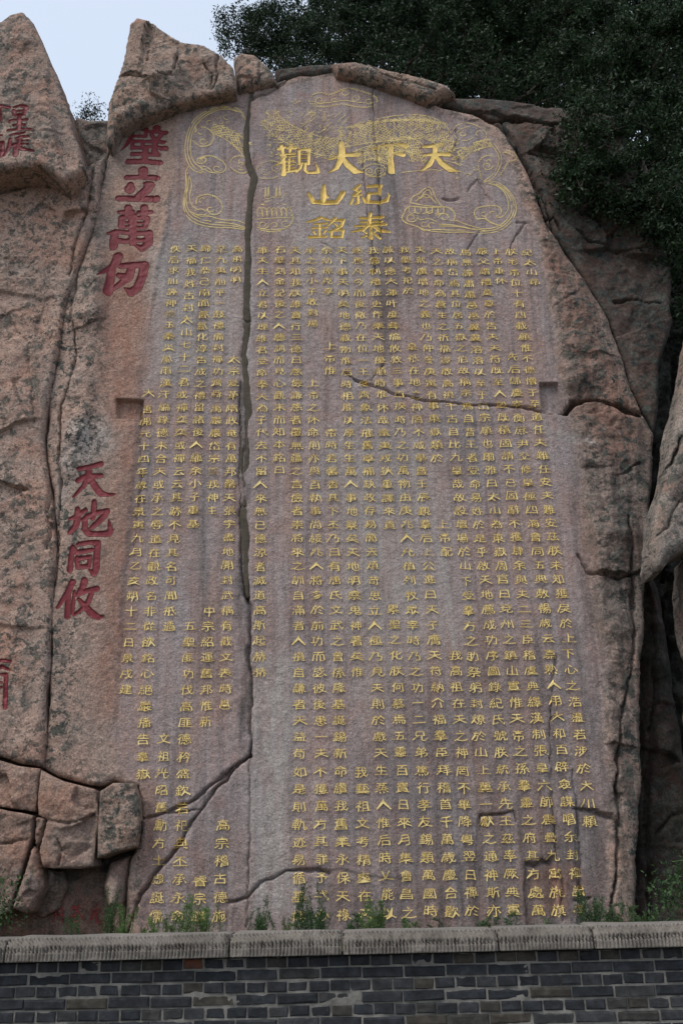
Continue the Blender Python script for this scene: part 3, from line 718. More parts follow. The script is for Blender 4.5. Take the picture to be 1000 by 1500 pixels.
T((547,368,558,579,'我儒制禮我史作樂天地擾順時惟'),(559.7,598,570,769,'休哉蠻夷戎狄重譯來貢'),(576,893,586,1102,'累聖之化朕何慕焉五靈'),(588,1128,597,1337,'百寶日來月集會昌之'))
T((522.7,368,533.5,580,'惑焉凡今而後儆乃在位一王度齊'),(535,598,545,829,'象法摧舊章補缺政存易簡去煩'),(546.7,851,556.5,1103,'苛思立人極乃見天則於戲天'),(558,1129,567.6,1337,'生蒸人惟后時乂能以'))
T((500,368,508.5,581,'天下事天明矣地德載物惟后時相'),(509.5,598,517,830,'能以厚生生萬人事地察矣天地'),(518,851,523.7,985,'明察鬼神著矣惟'),(529,1131,534,1339,'我藝祖文考精爽在天'))
T((477.6,368,480.5,428,'余幼孫克享'),(483,508,483.6,544,'上帝惟'),(485,635,490,830,'帝時若馨香其下丕乃曰有'),(491,851,498,1104,'唐氏文武之曾孫隆基誕錫新'),(498.5,1130,502.8,1340,'命纘我舊業永保天祿'))
T((454.8,368,457.5,475,'承之余小子敢對揚'),(458,562,459,580,'上帝'),(458,598,463.5,830,'之休命則亦與百執事尚綏兆人'),(463.5,851,470,1104,'將多於前功而毖彼後患一夫'),(469,1131,472,1339,'不獲萬方其罪予弌心'))
T((432.5,368,434.4,580,'天其知我朕維寶行三德曰慈儉謙'),(433.5,598,436.3,830,'慈者覆無疆之言儉者崇將來之'),(436.5,851,438.7,1104,'訓自滿者人損自謙者天益苟'),(439.2,1131,437,1341,'如是則軌迹易循基構'))
T((410,367,409,580,'石壁刻金記後之人聽詞而見心觀'),(409.3,598,409,690,'末而知本銘曰'))
T((385,367,383.7,582,'維天生人立君以理維君受命奉天'),(384,598,381,831,'為子代去不留人來無已德涼者'),(380.4,851,380.4,985,'滅道高斯起赫赫'))
T((347.5,366,345,410,'高祖明明'),(343,528,341.5,580,'太宗爰革'),(340.7,599,333.8,829,'隋政奄有萬邦罄天張宇盡地開'),(333.8,851,329.7,1033,'封武稱有截文表時邕'),(328,1208.6,321.8,1341,'高宗稽古德施'))
T((324.5,366,317.6,579,'茫九夷削平一鼓禮備封禪功齊舜'),(317,599,310.8,749,'禹巖巖岱宗衛我神主'),(306,896,301,1057,'中宗紹運舊邦惟新'),(294,1290,292,1342,'睿宗繼'))
T((302,366,293,580,'歸仁恭己南面氤氳化淳告成之禮'),(292,597,282.7,768,'留諸後人緬余小子重基'),(278,918,271,1083,'五聖匪功伐高匪德'),(270,1109,261,1342,'矜盛欽若祀典丕承永命'))
T((281.5,366,267.5,579,'天福我姓古封太山七十二君或'),(267.7,597,252,830,'禪奕奕或禪云云其跡不見其名'),(251,850,248,918,'可聞祗遹'),(241,1083,229,1342,'文祖光昭舊勳方士虛誕儒'))
T((257,366,241,578,'佚后求仙誣神檢玉秦災風雨漢汙'),(240.8,597,225,830,'編錄德未合天或承之辱道在觀'),(222.4,850,211,1083,'政名非從欲銘心絕巖播告'),(209,1109,209.6,1133,'羣嶽'))
T((218,576.5,215,599,'大唐'),(214,617,198.7,828,'開元十四年歲在景寅九月乙'),(195.8,851,184,1010,'亥朔十二日景戌建'))

chars = []
for x0, y0, x1, y1, s in TX:
    a = P(x0, y0, 0); b = P(x1, y1, 0)
    for i, ch in enumerate(s):
        t = i / max(1, len(s) - 1)
        p = a + (b - a) * t
        chars.append((ch, p[0], p[2], abs(a[2] - b[2]) / max(1, len(s) - 1)))
uniq = sorted(set(c[0] for c in chars))
tmp = []
for ch in uniq:
    c = bpy.data.curves.new('g', 'FONT'); c.body = ch; c.resolution_u = 1; c.offset = -0.010; c.extrude = 0.0; c.bevel_depth = 0.013; c.bevel_resolution = 0
    o = bpy.data.objects.new('g', c); COL.objects.link(o); tmp.append(o)
dg = bpy.context.evaluated_depsgraph_get()
GEO = {}
for ch, o in zip(uniq, tmp):
    m = bpy.data.meshes.new_from_object(o.evaluated_get(dg))
    n = len(m.vertices); co = np.empty(n * 3); m.vertices.foreach_get('co', co); co = co.reshape(-1, 3)
    fs = [tuple(p.vertices) for p in m.polygons if all(co[v, 2] > -1e-4 for v in p.vertices)]
    GEO[ch] = (co - np.array([0.5, 0.38, 0]), fs)
    bpy.data.meshes.remove(m)
for o in tmp:
    c = o.data; bpy.data.objects.remove(o); bpy.data.curves.remove(c)

def glyph_at(ch, x, z, pitch, r):
    co, fs = GEO[ch]
    gx = co[:, 0]; gz = co[:, 1]
    # clerical hand: broad, low, strokes sagging and flicking up at the ends
    gz2 = gz + 0.11 * (gx * 2) ** 2 * (0.35 - 1.3 * np.clip(gz, -0.5, 0.5)) + 0.028 * np.sin(gx * 9 + r.uniform(0, 6))
    gx2 = gx * (1 + 0.20 * (-gz * 2)) + 0.022 * np.sin(gz * 8 + r.uniform(0, 6))
    w = 0.172 * r.uniform(0.93, 1.07); h = min(0.148, pitch * 0.74) * r.uniform(0.92, 1.06)
    rot = r.normal(0, 0.02)
    X = gx2 * w; Zz = gz2 * h
    X, Zz = X * math.cos(rot) - Zz * math.sin(rot), X * math.sin(rot) + Zz * math.cos(rot)
    X = X + x + r.normal(0, 0.004); Zz = Zz + z + r.normal(0, 0.003)
    y = surf(RM, X, Zz) - (0.0170 - 0.0038 * np.clip(co[:, 2], 0, 1) / 0.013)
    return np.stack([X, y, Zz], 1), fs
order = sorted(range(len(chars)), key=lambda i: chars[i][2])   # lowest characters show largest
single = set(order[:284])
r = random.Random(3); r.normal = lambda a, b: r.gauss(a, b)
bulkV = []; bulkF = []; nb = 0
for i, (ch, x, z, pitch) in enumerate(chars):
    V, fs = glyph_at(ch, x, z, pitch, r)
    if i in single:
        keep_world(link_mesh('gold_character', V, fs, M_GOLDS), root)
    else:
        bulkV.append(V); bulkF += [tuple(v + nb for v in f) for f in fs]; nb += len(V)
o = link_mesh('gold_character_rows', np.concatenate(bulkV), bulkF, M_GOLDS); keep_world(o, root); o['kind'] = 'stuff'

# ------------------------------------------------------------------ engraved line drawings (dragons, clouds, lotus seats)
def smooth_line(p, k=3):
    p = np.array(p, float)
    for _ in range(k):
        q = np.empty((len(p) * 2 - 2, 2)); q[0::2] = p[:-1] * 0.75 + p[1:] * 0.25; q[1::2] = p[:-1] * 0.25 + p[1:] * 0.75
        p = np.vstack([p[:1], q, p[-1:]])
        p = p[np.concatenate([[True], np.hypot(*np.diff(p, axis=0).T) > 0.25])]
    return p
def spiral(cx, cy, r0, turns=1.6, a0=0.0, sgn=1, sq=0.8):
    t = np.linspace(0, 1, int(16 * turns) + 3)
    rr = r0 * (1 - 0.88 * t); a = a0 + sgn * t * turns * 2 * math.pi
    return [(cx + R_ * math.cos(q), cy + sq * R_ * math.sin(q)) for R_, q in zip(rr, a)]
def scallop(path, r0=2.2):
    """row of small bumps along a path, as on cloud edges"""
    p = smooth_line(path, 3); d = np.concatenate([[0], np.cumsum(np.hypot(*np.diff(p, axis=0).T))])
    out = []; s = 0.0
    while s < d[-1] - 1:
        e = min(s + r0 * 2, d[-1])
        a = np.array([np.interp(s, d, p[:, 0]), np.interp(s, d, p[:, 1])]); b = np.array([np.interp(e, d, p[:, 0]), np.interp(e, d, p[:, 1])])
        n = np.array([-(b - a)[1], (b - a)[0]])
        for q in np.linspace(0, 1, 6)[:-1]:
            out.append(tuple(a + (b - a) * q - n * 0.45 * math.sin(q * math.pi)))
        s = e
    return out
def scales(spine, width, pitch=4.2):
    p = smooth_line(spine, 3); d = np.concatenate([[0], np.cumsum(np.hypot(*np.diff(p, axis=0).T))])
    L = []; row = 0
    for s in np.arange(0, d[-1], pitch * 0.8):
        c = np.array([np.interp(s, d, p[:, 0]), np.interp(s, d, p[:, 1])])
        c2 = np.array([np.interp(min(s + 1, d[-1]), d, p[:, 0]), np.interp(min(s + 1, d[-1]), d, p[:, 1])])
        t = c2 - c; ln = np.hypot(*t)
        if ln < 1e-6: continue
        t = t / ln; n = np.array([-t[1], t[0]])
        w = width(s / d[-1]) if callable(width) else width
        k = int(w / pitch)
        for j in range(k + 1):
            o_ = (j - k / 2 + (0.5 if row % 2 else 0)) * pitch
            if random.random() < 0.18: continue
            cc = c + n * (o_ + random.gauss(0, .3)) + t * random.gauss(0, .4)
            L.append([tuple(cc - n * pitch * 0.5), tuple(cc + t * pitch * 0.55 - n * pitch * 0.25), tuple(cc + t * pitch * 0.7), tuple(cc + t * pitch * 0.55 + n * pitch * 0.25), tuple(cc + n * pitch * 0.5)])
        row += 1
    w0 = [width(s) if callable(width) else width for s in np.linspace(0, 1, len(p))]
    tt = np.gradient(p, axis=0); tt /= np.maximum(np.hypot(tt[:, 0], tt[:, 1]), 1e-6)[:, None]
    nn = np.stack([-tt[:, 1], tt[:, 0]], 1)
    for sg in (-1, 1): L.append([tuple(q) for q in p + nn * (sg * np.array(w0)[:, None] / 2)])
    return L
def line_part(name, lines, w=1.1, label=None, tr=None, smooth=True):
    Vs = []; Fs = []; n0 = 0
    for L in lines:
        L = [(tr[0] + x / tr[2], tr[1] + y / tr[2]) for x, y in L] if tr else L
        p = smooth_line(L, 2) if smooth and len(L) < 30 else np.array(L, float)
        if len(p) < 2: continue
        t = np.gradient(p, axis=0); t /= np.maximum(np.hypot(t[:, 0], t[:, 1]), 1e-6)[:, None]
        n = np.stack([-t[:, 1], t[:, 0]], 1) * w / 2
        n = n * np.clip(1 + 0.6 * fbm(p[:, 0] * 0.1, p[:, 1] * 0.1, 1.7, 2, 1), 0.5, 1.5)[:, None]
        q = np.empty((len(p) * 2, 2)); q[0::2] = p - n; q[1::2] = p + n
        W = P(q[:, 0], q[:, 1], 0)
        W[:, 1] = surf(RM, W[:, 0], W[:, 2]) - 0.0045
        worn = fbm(p[:-1, 0] * 0.1, p[:-1, 1] * 0.1, 1.6, 3, 4) > -0.42
        Vs.append(W); k = (np.arange(len(p) - 1) * 2 + n0)[worn]
        Fs.append(np.stack([k, k + 2, k + 3, k + 1], 1)); n0 += len(q)
    o = link_mesh(name, np.concatenate(Vs), np.concatenate(Fs), M_GOLDL)
    keep_world(o, root)
    if label: o['label'] = label
    return o
z6 = (260, 120, 5.556); z8 = (570, 160, 5.0)
c1 = [[(545,290),(500,222),(400,200),(300,215),(200,260),(120,330),(75,440),(60,560),(80,660),(130,730),(200,748)],
      [(560,310),(505,252),(400,226),(310,240),(220,290),(150,355),(112,450),(102,560),(122,640),(180,700),(262,738)],
      [(540,262),(400,212),(300,228),(210,275),(135,340),(92,445),(80,560),(100,650),(150,715),(230,745)],
      [(262,738),(340,750),(390,725),(398,685),(362,640)], scallop([(362,640),(300,600),(225,600),(165,625)], 9), [(165,625),(160,660),(200,675),(240,650),(225,620),(195,625),(205,650)],
      spiral(322,708,38), spiral(215,640,34,1.4,2), [(150,355),(148,420)], scallop([(148,420),(180,375),(245,385),(295,430),(285,490),(240,525),(175,522)], 9), [(175,522),(120,480)],
      spiral(210,485,36), spiral(190,410,28,1.3,1), [(190,700),(240,690),(285,735)], spiral(210,705,24)]
line_part('carved_cloud', c1, label='curling cloud ribbon beside the raised claw, left of the seam', tr=z6)
c2 = [[(95,690),(65,740),(75,850),(50,950),(50,1040),(90,1120),(180,1170),(300,1188),(450,1190),(545,1208)],[(85,740),(97,830),(72,930),(74,1010),(112,1080),(200,1127),(320,1147),(440,1152),(560,1190)],
      [(100,770),(122,850),(97,930),(112,1010),(160,1040)],[(110,1060),(180,1102),(250,1092),(380,1130),(470,1125),(565,1160)],[(70,760),(85,850),(60,950),(62,1030),(100,1100),(190,1150),(310,1168),(450,1172),(550,1198)],
      scallop([(160,1000),(158,950),(220,922),(300,932),(350,980),(368,1030),(330,1078),(270,1078)],9),[(270,1078),(235,1040)],spiral(268,1040,32),spiral(205,965,30,1.4,2),[(140,1050),(200,1035),(235,1060)],[(130,1080),(200,1085),(260,1085)]]
line_part('carved_cloud', c2, label='long cloud ribbon sweeping along the bottom left of the drawing', tr=z6)
arm = scales([(575,560),(500,490),(400,420),(290,385)], lambda s: 110 - 40 * s, 22)
arm += [spiral(325,285,26,1.2), spiral(400,290,30,1.2,1), spiral(265,335,28,1.2,2), spiral(420,340,22,1.1,3), spiral(350,330,24,1.1), spiral(300,360,20,1.1)]
for k in range(9): arm.append(spiral(480 + 70 * random.random(), 640 + 80 * random.random(), 20, 1.3, random.random() * 6))
arm += [scallop([(430,660),(450,620),(520,600),(580,640),(585,700),(540,745),(480,730),(435,690)], 9)]
line_part('carved_claw', arm, label='scaly dragon leg with spread claws reaching left of the seam', tr=z6, w=1.0)
c3 = [[(690,530),(780,530),(862,580),(920,660),(932,750),(890,830),(810,897),(700,915),(560,900),(430,907),(300,900),(200,862)],[(720,545),(820,572),(882,640),(900,740),(862,810),(800,862),(700,887),(580,852),(480,815)],
      [(740,540),(842,572),(902,650),(917,745),(877,820),(805,877),(700,902),(600,880),(500,860),(360,860)],[(760,552),(832,592),(867,660),(872,740),(822,797),(780,790)],
      scallop([(780,790),(832,760),(810,708),(750,703),(690,708),(630,725),(608,770),(640,808)],8),[(640,808),(700,800),(760,842),(832,862)],spiral(690,770,26),spiral(755,765,22,1.3,3),[(700,790),(720,830),(800,852)],
      [(240,890),(340,885),(440,890),(560,888)],[(360,845),(460,850),(560,868),(700,892)]]
line_part('carved_cloud', c3, label='ribbon cloud looping round the lower right corner of the drawing', tr=z8)
c4 = [[(150,690),(170,640),(210,632),(250,590),(292,570),(322,600),(332,650),(382,712)],[(190,680),(230,650),(270,622),(302,652),(342,692)],[(150,690),(260,712),(382,716)],[(230,655),(255,610),(290,590),(310,640)],
      [(205,640),(225,665),(250,640),(275,660),(300,640),(325,680)],scallop([(150,720),(200,724),(260,728),(330,726),(385,722)],7)]
for k in range(6): c4.append([(145 + k * 42, 722), (140 + k * 42, 758), (166 + k * 42, 772), (190 + k * 42, 758), (186 + k * 42, 722)])
c4 += [spiral(278,745,22,1.0), scallop([(385,722),(440,725),(480,770),(470,812)],8), scallop([(150,712),(110,735),(108,760),(80,800),(110,842),(200,865),(260,900)],8), spiral(160,800,44), spiral(400,795,42,1.5,3), spiral(255,845,30), spiral(312,850,28,1.4,2),
       [(200,780),(220,820),(290,800),(350,830)],[(340,780),(380,762),(430,775)],[(440,820),(500,815)]]
line_part('carved_lotus', c4, label='peak on a lotus seat above scrolling cloud, right of the title', tr=z8)
dr = scales([(498,205),(530,196),(565,190),(605,186),(635,190),(650,205),(654,222)], lambda s: 22 + 14 * math.sin(math.pi * min(1, s * 1.1)), 4.0)
dr += scales([(560,224),(580,212),(600,212),(615,222),(612,238)], 20, 4.0)
dr += scales([(520,232),(545,222),(565,228),(560,240)], 18, 3.6)
for a in np.linspace(0, 1, 46):
    x = 500 + 150 * a; y = 191 - 12 * math.sin(a * 2.6); dr.append([(x, y), (x + 2.5, y - 4.5), (x + 5, y - 0.5)])
for k in range(14): dr.append([(655 + random.uniform(-8, 14), 205 + k * 2.6), (662 + random.uniform(-4, 10), 210 + k * 2.6), (668 + random.uniform(-4, 10), 206 + k * 2.8)])
head = scales([(672,230),(685,220),(700,214),(716,210)], 11, 3.2)
head += [[(663,192),(668,184),(682,180),(698,184),(712,194),(712,204),(700,210)],[(668,196),(674,190),(686,186)],spiral(677,197,5),spiral(702,196,6,1.3,2),[(664,198),(670,206),(682,208),(694,202)],
         [(716,210),(724,218),(731,232),(728,246),(718,260),(708,266)],[(722,210),(730,220),(735,234),(731,248),(722,262),(708,268)],
         scallop([(736,226),(744,222),(756,228),(754,236),(742,236),(736,250),(728,260)],1.8),[(738,224),(748,228),(752,234)],scallop([(705,262),(702,250),(700,240),(706,232),(718,228),(724,234)],1.8),spiral(713,244,8,1.6),spiral(716,238,5,1.3,2)]
for k in range(26): head.append(spiral(668 + 38 * random.random(), 232 + 28 * random.random(), random.uniform(2.2, 4.2), 1.2, random.random() * 6))
line_part('carved_dragon', dr + head, label='scaly dragon arching behind the title row with its head at the right', w=0.85)
sc = []
for k in range(330):
    x, y = random.uniform(386, 498), random.uniform(146, 243)
    if (x - 440) ** 2 / 62 ** 2 + (y - 196) ** 2 / 50 ** 2 > 1: continue
    sc.append(spiral(x, y, random.uniform(1.8, 5), random.uniform(0.5, 1.3), random.random() * 6, random.choice((-1, 1))))
for k in range(46):
    x, y = random.uniform(440, 505), random.uniform(170, 222); q = random.uniform(.4, 1); sc.append([(x, y), (x + 5 * q, y - 4 * q), (x + 12 * q, y - 10 * q)])
sc += scales([(392,170),(410,190),(440,205),(470,215),(498,218)], 26, 4.2)
sc += [spiral(388,252,7), spiral(404,246,8), scallop([(376,250),(384,240),(400,236),(412,242),(412,256),(396,262),(380,260)],2)]
line_part('carved_dragon', sc, label='worn faint dragon tangled in curls left of the title row', w=0.6)
cl = [scallop([(454,150),(456,140),(472,136),(482,142),(498,134),(512,130),(530,136),(550,142),(552,152),(540,157),(520,156),(500,150),(484,155),(466,156),(454,150)],2.2),
      spiral(468,147,8), spiral(505,136,6), spiral(522,145,7,1.5,2), spiral(540,149,6), spiral(490,148,5,1.2,3),[(456,148),(470,152),(486,150),(505,147),(530,152),(548,150)]]
line_part('carved_cloud', cl, label='small oval cloud at the very top of the polished face', w=0.9)
cl = [spiral(541,252,8,1.8), spiral(556,252,9,2), scallop([(530,250),(540,243),(556,242),(566,250),(560,258),(538,259)],2.2),[(535,257),(548,260),(566,257),(600,252),(640,250)],[(640,252),(655,248),(672,252),(690,256)]]
line_part('carved_cloud', cl, label='double spiral cloud below the title row by the dark vein', w=0.9)
lo = []
for k in range(7): lo.append([(378 + k * 7, 318), (376 + k * 7, 309), (380 + k * 7, 304), (385 + k * 7, 309), (385 + k * 7, 318)])
for k in range(34): lo.append(spiral(random.uniform(380, 424), random.uniform(286, 314), random.uniform(2, 4.5), 1.2, random.random() * 6))
for x in (388, 392, 404, 409): lo.append([(x, 290), (x + 1, 270), (x + 2, 288)])
lo += [spiral(386,330,8), spiral(402,331,7,1.4,2), spiral(418,328,7), scallop([(376,326),(378,338),(395,342),(412,340),(428,330),(432,318),(426,310)],2),[(376,322),(400,320),(428,320)],[(376,334),(395,338),(416,336)]]
line_part('carved_lotus', lo, label='spiky flame on a lotus seat just right of the mortar seam', w=0.85)

# ------------------------------------------------------------------ other rocks
def nat(a=0.10, n=30, seed=3, tilt=0.25, st=1.0, low=0.0):
    def f(X, Z):
        b = (X.min(), X.max(), Z.min(), Z.max())
        return a * 0.45 * ridged(X, Z, 1.1, 4, seed) + a * 0.4 * fbm(X, Z, 2.5, 4, seed + 1) + a * 0.30 * fbm(X, Z, 6, 5, seed + 2, 0.62) + 0.008 * fbm(X, Z, 24, 2, seed) + 0.42 * facets(X, Z, n, seed, b, tilt, st)
    return f

def rock_thing(name, label, cat, *a, group=None, **k):
    R = make_rock(name, *a, **k)
    tag(R.o, label, cat, group)
    return R

LEFTC = [(-140,300),(-80,290),(0,283),(40,273),(88,262),(118,246),(150,226),(150,242),(140,290),(133,330),(117,370),(92,440),(83,500),(68,570),(60,640),(70,720),(78,800),(71,880),(69,950),(63,1040),(58,1121),(30,1118),(0,1108),(-140,1100)]
LEFTC = [(x + 3.5, y + (2 if y > 1090 else 0)) if x > 50 and 215 < y < 1125 else (x, y) for x, y in LEFTC]
def lh(X, Z):
    e = PX(LEFTC[6:21], -0.1)
    return nat(0.09, 40, 2, 0.2, 0.5)(X, Z) * 0.75 + 0.0
lc = thing('lichen_covered_cliff', P(20, 1100, -0.1), 'grey lichen spotted granite cliff left of the long crooked crack', 'cliff')
RL = make_rock('rock_face', LEFTC, -0.1, M_LEFT, step=0.02, amp=0.02, edge_r=0.08, edge_d=0.09, back=3.2, seed=2, height=lh, glyphs=[GL['left']],
     cracks=[([(90,470),(84,560),(72,700),(70,800)],1.6,0.06), ([(30,1000),(60,990)],1.2,0.02), ([(140,235),(128,300),(112,350),(100,400)],1.8,0.08), ([(0,450),(40,500),(52,620)],1.2,0.03), ([(0,780),(30,800),(60,790)],1.2,0.02)])
keep_world(RL.o, lc); keep_world(carve_glyph(RL, GL['left'], M_RED, None, 'red_character'), lc)

# boulder with the small red column at the upper left
BL = [(-120,60),(-60,35),(0,28),(14,18),(32,15),(48,30),(62,55),(80,100),(98,148),(111,200),(122,236),(104,252),(92,263),(78,252),(58,241),(30,240),(0,246),(-60,255),(-120,250)]
def bh(X, Z):
    edge = PX([(52,22),(62,90),(70,160),(84,225),(90,265)], -0.6)
    ex = np.interp(Z, edge[::-1, 1], edge[::-1, 0])
    s = X - ex
    base = np.where(s > 0, -1.35 * s, 0.0) - np.where((s > -0.15) & (s <= 0), (s + 0.15) ** 2 * 1.2, 0)
    return base + 0.04 * ridged(X, Z, 1.2, 4, 2) + 0.06 * fbm(X, Z, 2.2, 5, 3) + 0.01 * fbm(X, Z, 20, 2, 2) + 0.12 * facets(X, Z, 22, 12, (X.min(), X.max(), Z.min(), Z.max()), 0.2)
bl = thing('split_boulder', P(40, 240, -0.6), 'tall wedge boulder with red characters perched at the upper left corner', 'boulder')
RB = make_rock('boulder_body', BL, -0.6, M_LEFT, step=0.02, amp=0.02, edge_r=0.10, edge_d=0.10, back=1.5, seed=4, height=bh, glyphs=[GL[k] for k in ('xing', 'chen', 'ke', 'zhai')],
     cracks=[([(0,150),(25,145),(45,150)],1,0.02)])
keep_world(RB.o, bl)
for k in ('xing', 'chen', 'ke', 'zhai'): keep_world(carve_glyph(RB, GL[k], M_RED, None, 'red_character'), bl)

rock_thing('wedged_rock', 'small grey rock wedged in the gap between two tall boulders', 'boulder', [(108,165),(130,170),(160,170),(165,262),(112,262)], 0.5, M_PALE, step=0.03, seed=5, height=nat(0.05, 8, 5), edge_r=0.15, edge_d=0.15)

TL = [(155,207),(157,180),(160,150),(174,110),(186,62),(191,33),(203,24),(222,30),(245,47),(265,58),(300,65),(322,78),(340,96),(345,115),(345,131),(300,139),(258,149),(222,164),(196,176),(176,189),(160,214)]
def th(X, Z):
    e = PX([(185,60),(200,110),(230,150)], -0.25)
    q = PX([(300,80),(312,110),(300,150)], -0.25)
    return nat(0.07, 16, 8, 0.30, 1.0)(X, Z) + 0.05
rock_thing('peaked_boulder', 'big pointed pinkish boulder resting on the upper left of the cliff', 'boulder', TL, -0.28, M_TOP, step=0.018, amp=0.02, seed=8, fade=0.2, height=th, edge_r=0.09, edge_d=0.09, back=1.8,
     cracks=[([(165,112),(195,116),(225,118),(255,117)],2.0,0.10), ([(257,80),(256,112),(244,118)],1.6,0.09), ([(300,92),(310,108),(308,122)],1.6,0.07), ([(215,95),(220,75)],1.2,0.05), ([(320,80),(316,110),(312,130)],1.8,0.08)])
rock_thing('cap_rock', 'squarish block wedged right of the pointed boulder at the cliff top', 'boulder', [(340,78),(352,71),(374,75),(396,94),(404,108),(408,118),(376,124),(348,131),(346,112)], -0.15, M_TOP, step=0.018, amp=0.012, seed=9, height=nat(0.05, 6, 9), edge_r=0.14, edge_d=0.2,
     group=None, cracks=[([(378,90),(380,120)],1.4,0.05)])
rock_thing('cap_rock', 'low dark ledge under the bush on the cliff top', 'boulder', [(402,96),(440,92),(490,88),(500,100),(488,106),(440,112),(405,118)], -0.05, M_SHOULDER, step=0.02, amp=0.012, seed=10, height=nat(0.05, 6, 19), edge_r=0.12, edge_d=0.2)
rock_thing('cap_rock', 'long pink slab lying on the crown of the cliff under the trees', 'boulder', [(484,86),(520,84),(570,97),(620,107),(655,119),(668,131),(652,136),(628,147),(600,135),(560,121),(520,109),(492,104)], -0.2, M_TOP, step=0.018, amp=0.012, seed=11, height=nat(0.06, 10, 11, 0.35), edge_r=0.14, edge_d=0.22,
     cracks=[([(530,90),(560,110),(600,122),(640,132)],1.4,0.06), ([(585,100),(590,125)],1.2,0.04)])
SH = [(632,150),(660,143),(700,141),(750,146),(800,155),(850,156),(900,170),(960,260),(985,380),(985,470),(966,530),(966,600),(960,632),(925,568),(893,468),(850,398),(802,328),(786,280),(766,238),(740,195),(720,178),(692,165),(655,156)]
rock_thing('shoulder_cliff', 'mottled rock shoulder painted dark for the shade under the hanging branches right of the polished face', 'cliff', SH, 0.04, M_SHOULDER, step=0.02, amp=0.02, seed=12, height=nat(0.13, 26, 14, 0.35, 0.7), edge_r=0.08, edge_d=0.09, back=2.6,
     cracks=[([(640,152),(700,168),(722,176),(760,178),(830,186),(860,190)],2.8,0.18), ([(732,176),(770,240),(800,300),(812,345)],2.2,0.12), ([(845,335),(865,350),(905,362),(950,360)],2.0,0.12), ([(830,180),(850,250),(880,330)],2.2,0.14), ([(900,440),(930,430),(968,440)],2.0,0.1), ([(796,320),(812,318),(820,335)],2.4,0.12), ([(775,225),(800,232),(830,225)],1.6,0.08)])

# recess behind, right
rock_thing('shadowed_cliff', 'damp rock wall deep in the right edge recess, its shade painted almost black', 'cliff', [(760,200),(1000,200),(1250,230),(1250,1480),(760,1480)], 2.6, M_DARK, step=0.05, amp=0.03, seed=15, height=nat(0.3, 40, 17, 0.4, 0.5), edge_r=0.5, edge_d=0.4, back=3,
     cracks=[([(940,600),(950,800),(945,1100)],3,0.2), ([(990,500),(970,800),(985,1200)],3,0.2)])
rock_thing('rock_rib', 'narrow damp rib of rock with shade painted into its colour right of the last gold column', 'cliff', [(934,820),(948,800),(975,860),(992,960),(1010,1100),(1040,1250),(1060,1480),(925,1480),(930,1300),(934,1100),(936,950)], 0.55, granite('shaded_rib_granite', warm=(0.07, 0.045, 0.038), cool=(0.028, 0.026, 0.025), lichen=0.8, moss=0.6), step=0.025, amp=0.03, seed=16, height=nat(0.14, 26, 21, 0.35, 0.4), edge_r=0.4, edge_d=0.5, back=2.0,  # rib colour darkened to paint in the shade of the recess
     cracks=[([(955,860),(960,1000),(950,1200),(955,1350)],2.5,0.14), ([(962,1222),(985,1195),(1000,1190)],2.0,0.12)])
R1 = [(1150,380),(1060,400),(1022,452),(1014,500),(1006,545),(993,595),(986,645),(978,690),(964,740),(958,790),(958,822),(962,834),(974,830),(986,812),(1008,800),(1150,770)]
rock_thing('leaning_boulder', 'pale grey boulder jutting in at the middle of the right edge', 'boulder', R1, -0.9, M_PALE, step=0.02, amp=0.02, seed=17, height=nat(0.10, 9, 23, 0.22, 0.6), edge_r=0.16, edge_d=0.20, back=0.6,
     cracks=[([(1000,640),(985,675),(966,692)],2.2,0.16), ([(1000,730),(980,770),(952,790)],1.6,0.08)])
rock_thing('leaning_boulder', 'lower pale boulder cut off by the right edge of the picture', 'boulder', [(1150,775),(1030,790),(1010,812),(1008,850),(1014,900),(1024,960),(1028,1040),(1034,1110),(1150,1130)], -0.6, M_PALE, step=0.02, amp=0.02, seed=18, height=nat(0.10, 8, 25, 0.2, 0.6), edge_r=0.2, edge_d=0.25, back=0.7)

# fractured blocks at the lower left
BG = None
def block(label, out, Y, seed, cr=(), er=0.03, ed=0.03, a=0.08, tilt=0.38, mat=None):
    rock_thing('rock_block', label, 'rock', out, Y, mat or M_BLOCK, step=0.018, amp=0.015, seed=seed, height=nat(a, 9, seed, tilt, 0.8), edge_r=er, edge_d=ed, back=1.0, cracks=cr, fade=0.10)
block('flat rock block at the left edge above a level crack', [(-120,1104),(0,1113),(28,1122),(58,1126),(54,1160),(50,1189),(0,1180),(-120,1180)], -0.10, 31)
block('wide rock block at the left edge below a level crack', [(-120,1183),(0,1184),(49,1194),(47,1225),(32,1270),(14,1332),(0,1338),(-120,1345)], -0.14, 32, [([(0,1235),(40,1228)],1.2,0.04)])
block('large cracked rock block with a pinkish underside above the hollow', [(61,1128),(90,1142),(118,1149),(141,1156),(144,1200),(140,1240),(137,1268),(118,1273),(64,1270),(58,1246),(64,1225),(69,1200),(56,1192),(55,1165)], -0.20, 33, [([(60,1198),(100,1205),(138,1192)],1.3,0.05), ([(85,1228),(92,1250),(88,1268)],1.3,0.05)], a=0.08)
block('grey lichen patched block with a rounded top beside the hollow', [(146,1160),(166,1147),(196,1148),(203,1170),(203,1205),(198,1240),(170,1246),(142,1256),(141,1215),(145,1185)], -0.24, 34, [([(150,1178),(172,1176),(170,1195)],1.2,0.04)], mat=M_TOP)
block('thin sliver of rock squeezed between two larger blocks', [(53,1196),(67,1199),(62,1226),(52,1242),(49,1222)], -0.10, 35, er=0.06, ed=0.08, a=0.03)
block('slanting reddish rock wedge hanging over the dark hollow', [(51,1243),(58,1262),(62,1300),(46,1336),(34,1340),(17,1332),(30,1292),(46,1240)], -0.18, 36, er=0.1, ed=0.14, a=0.05)
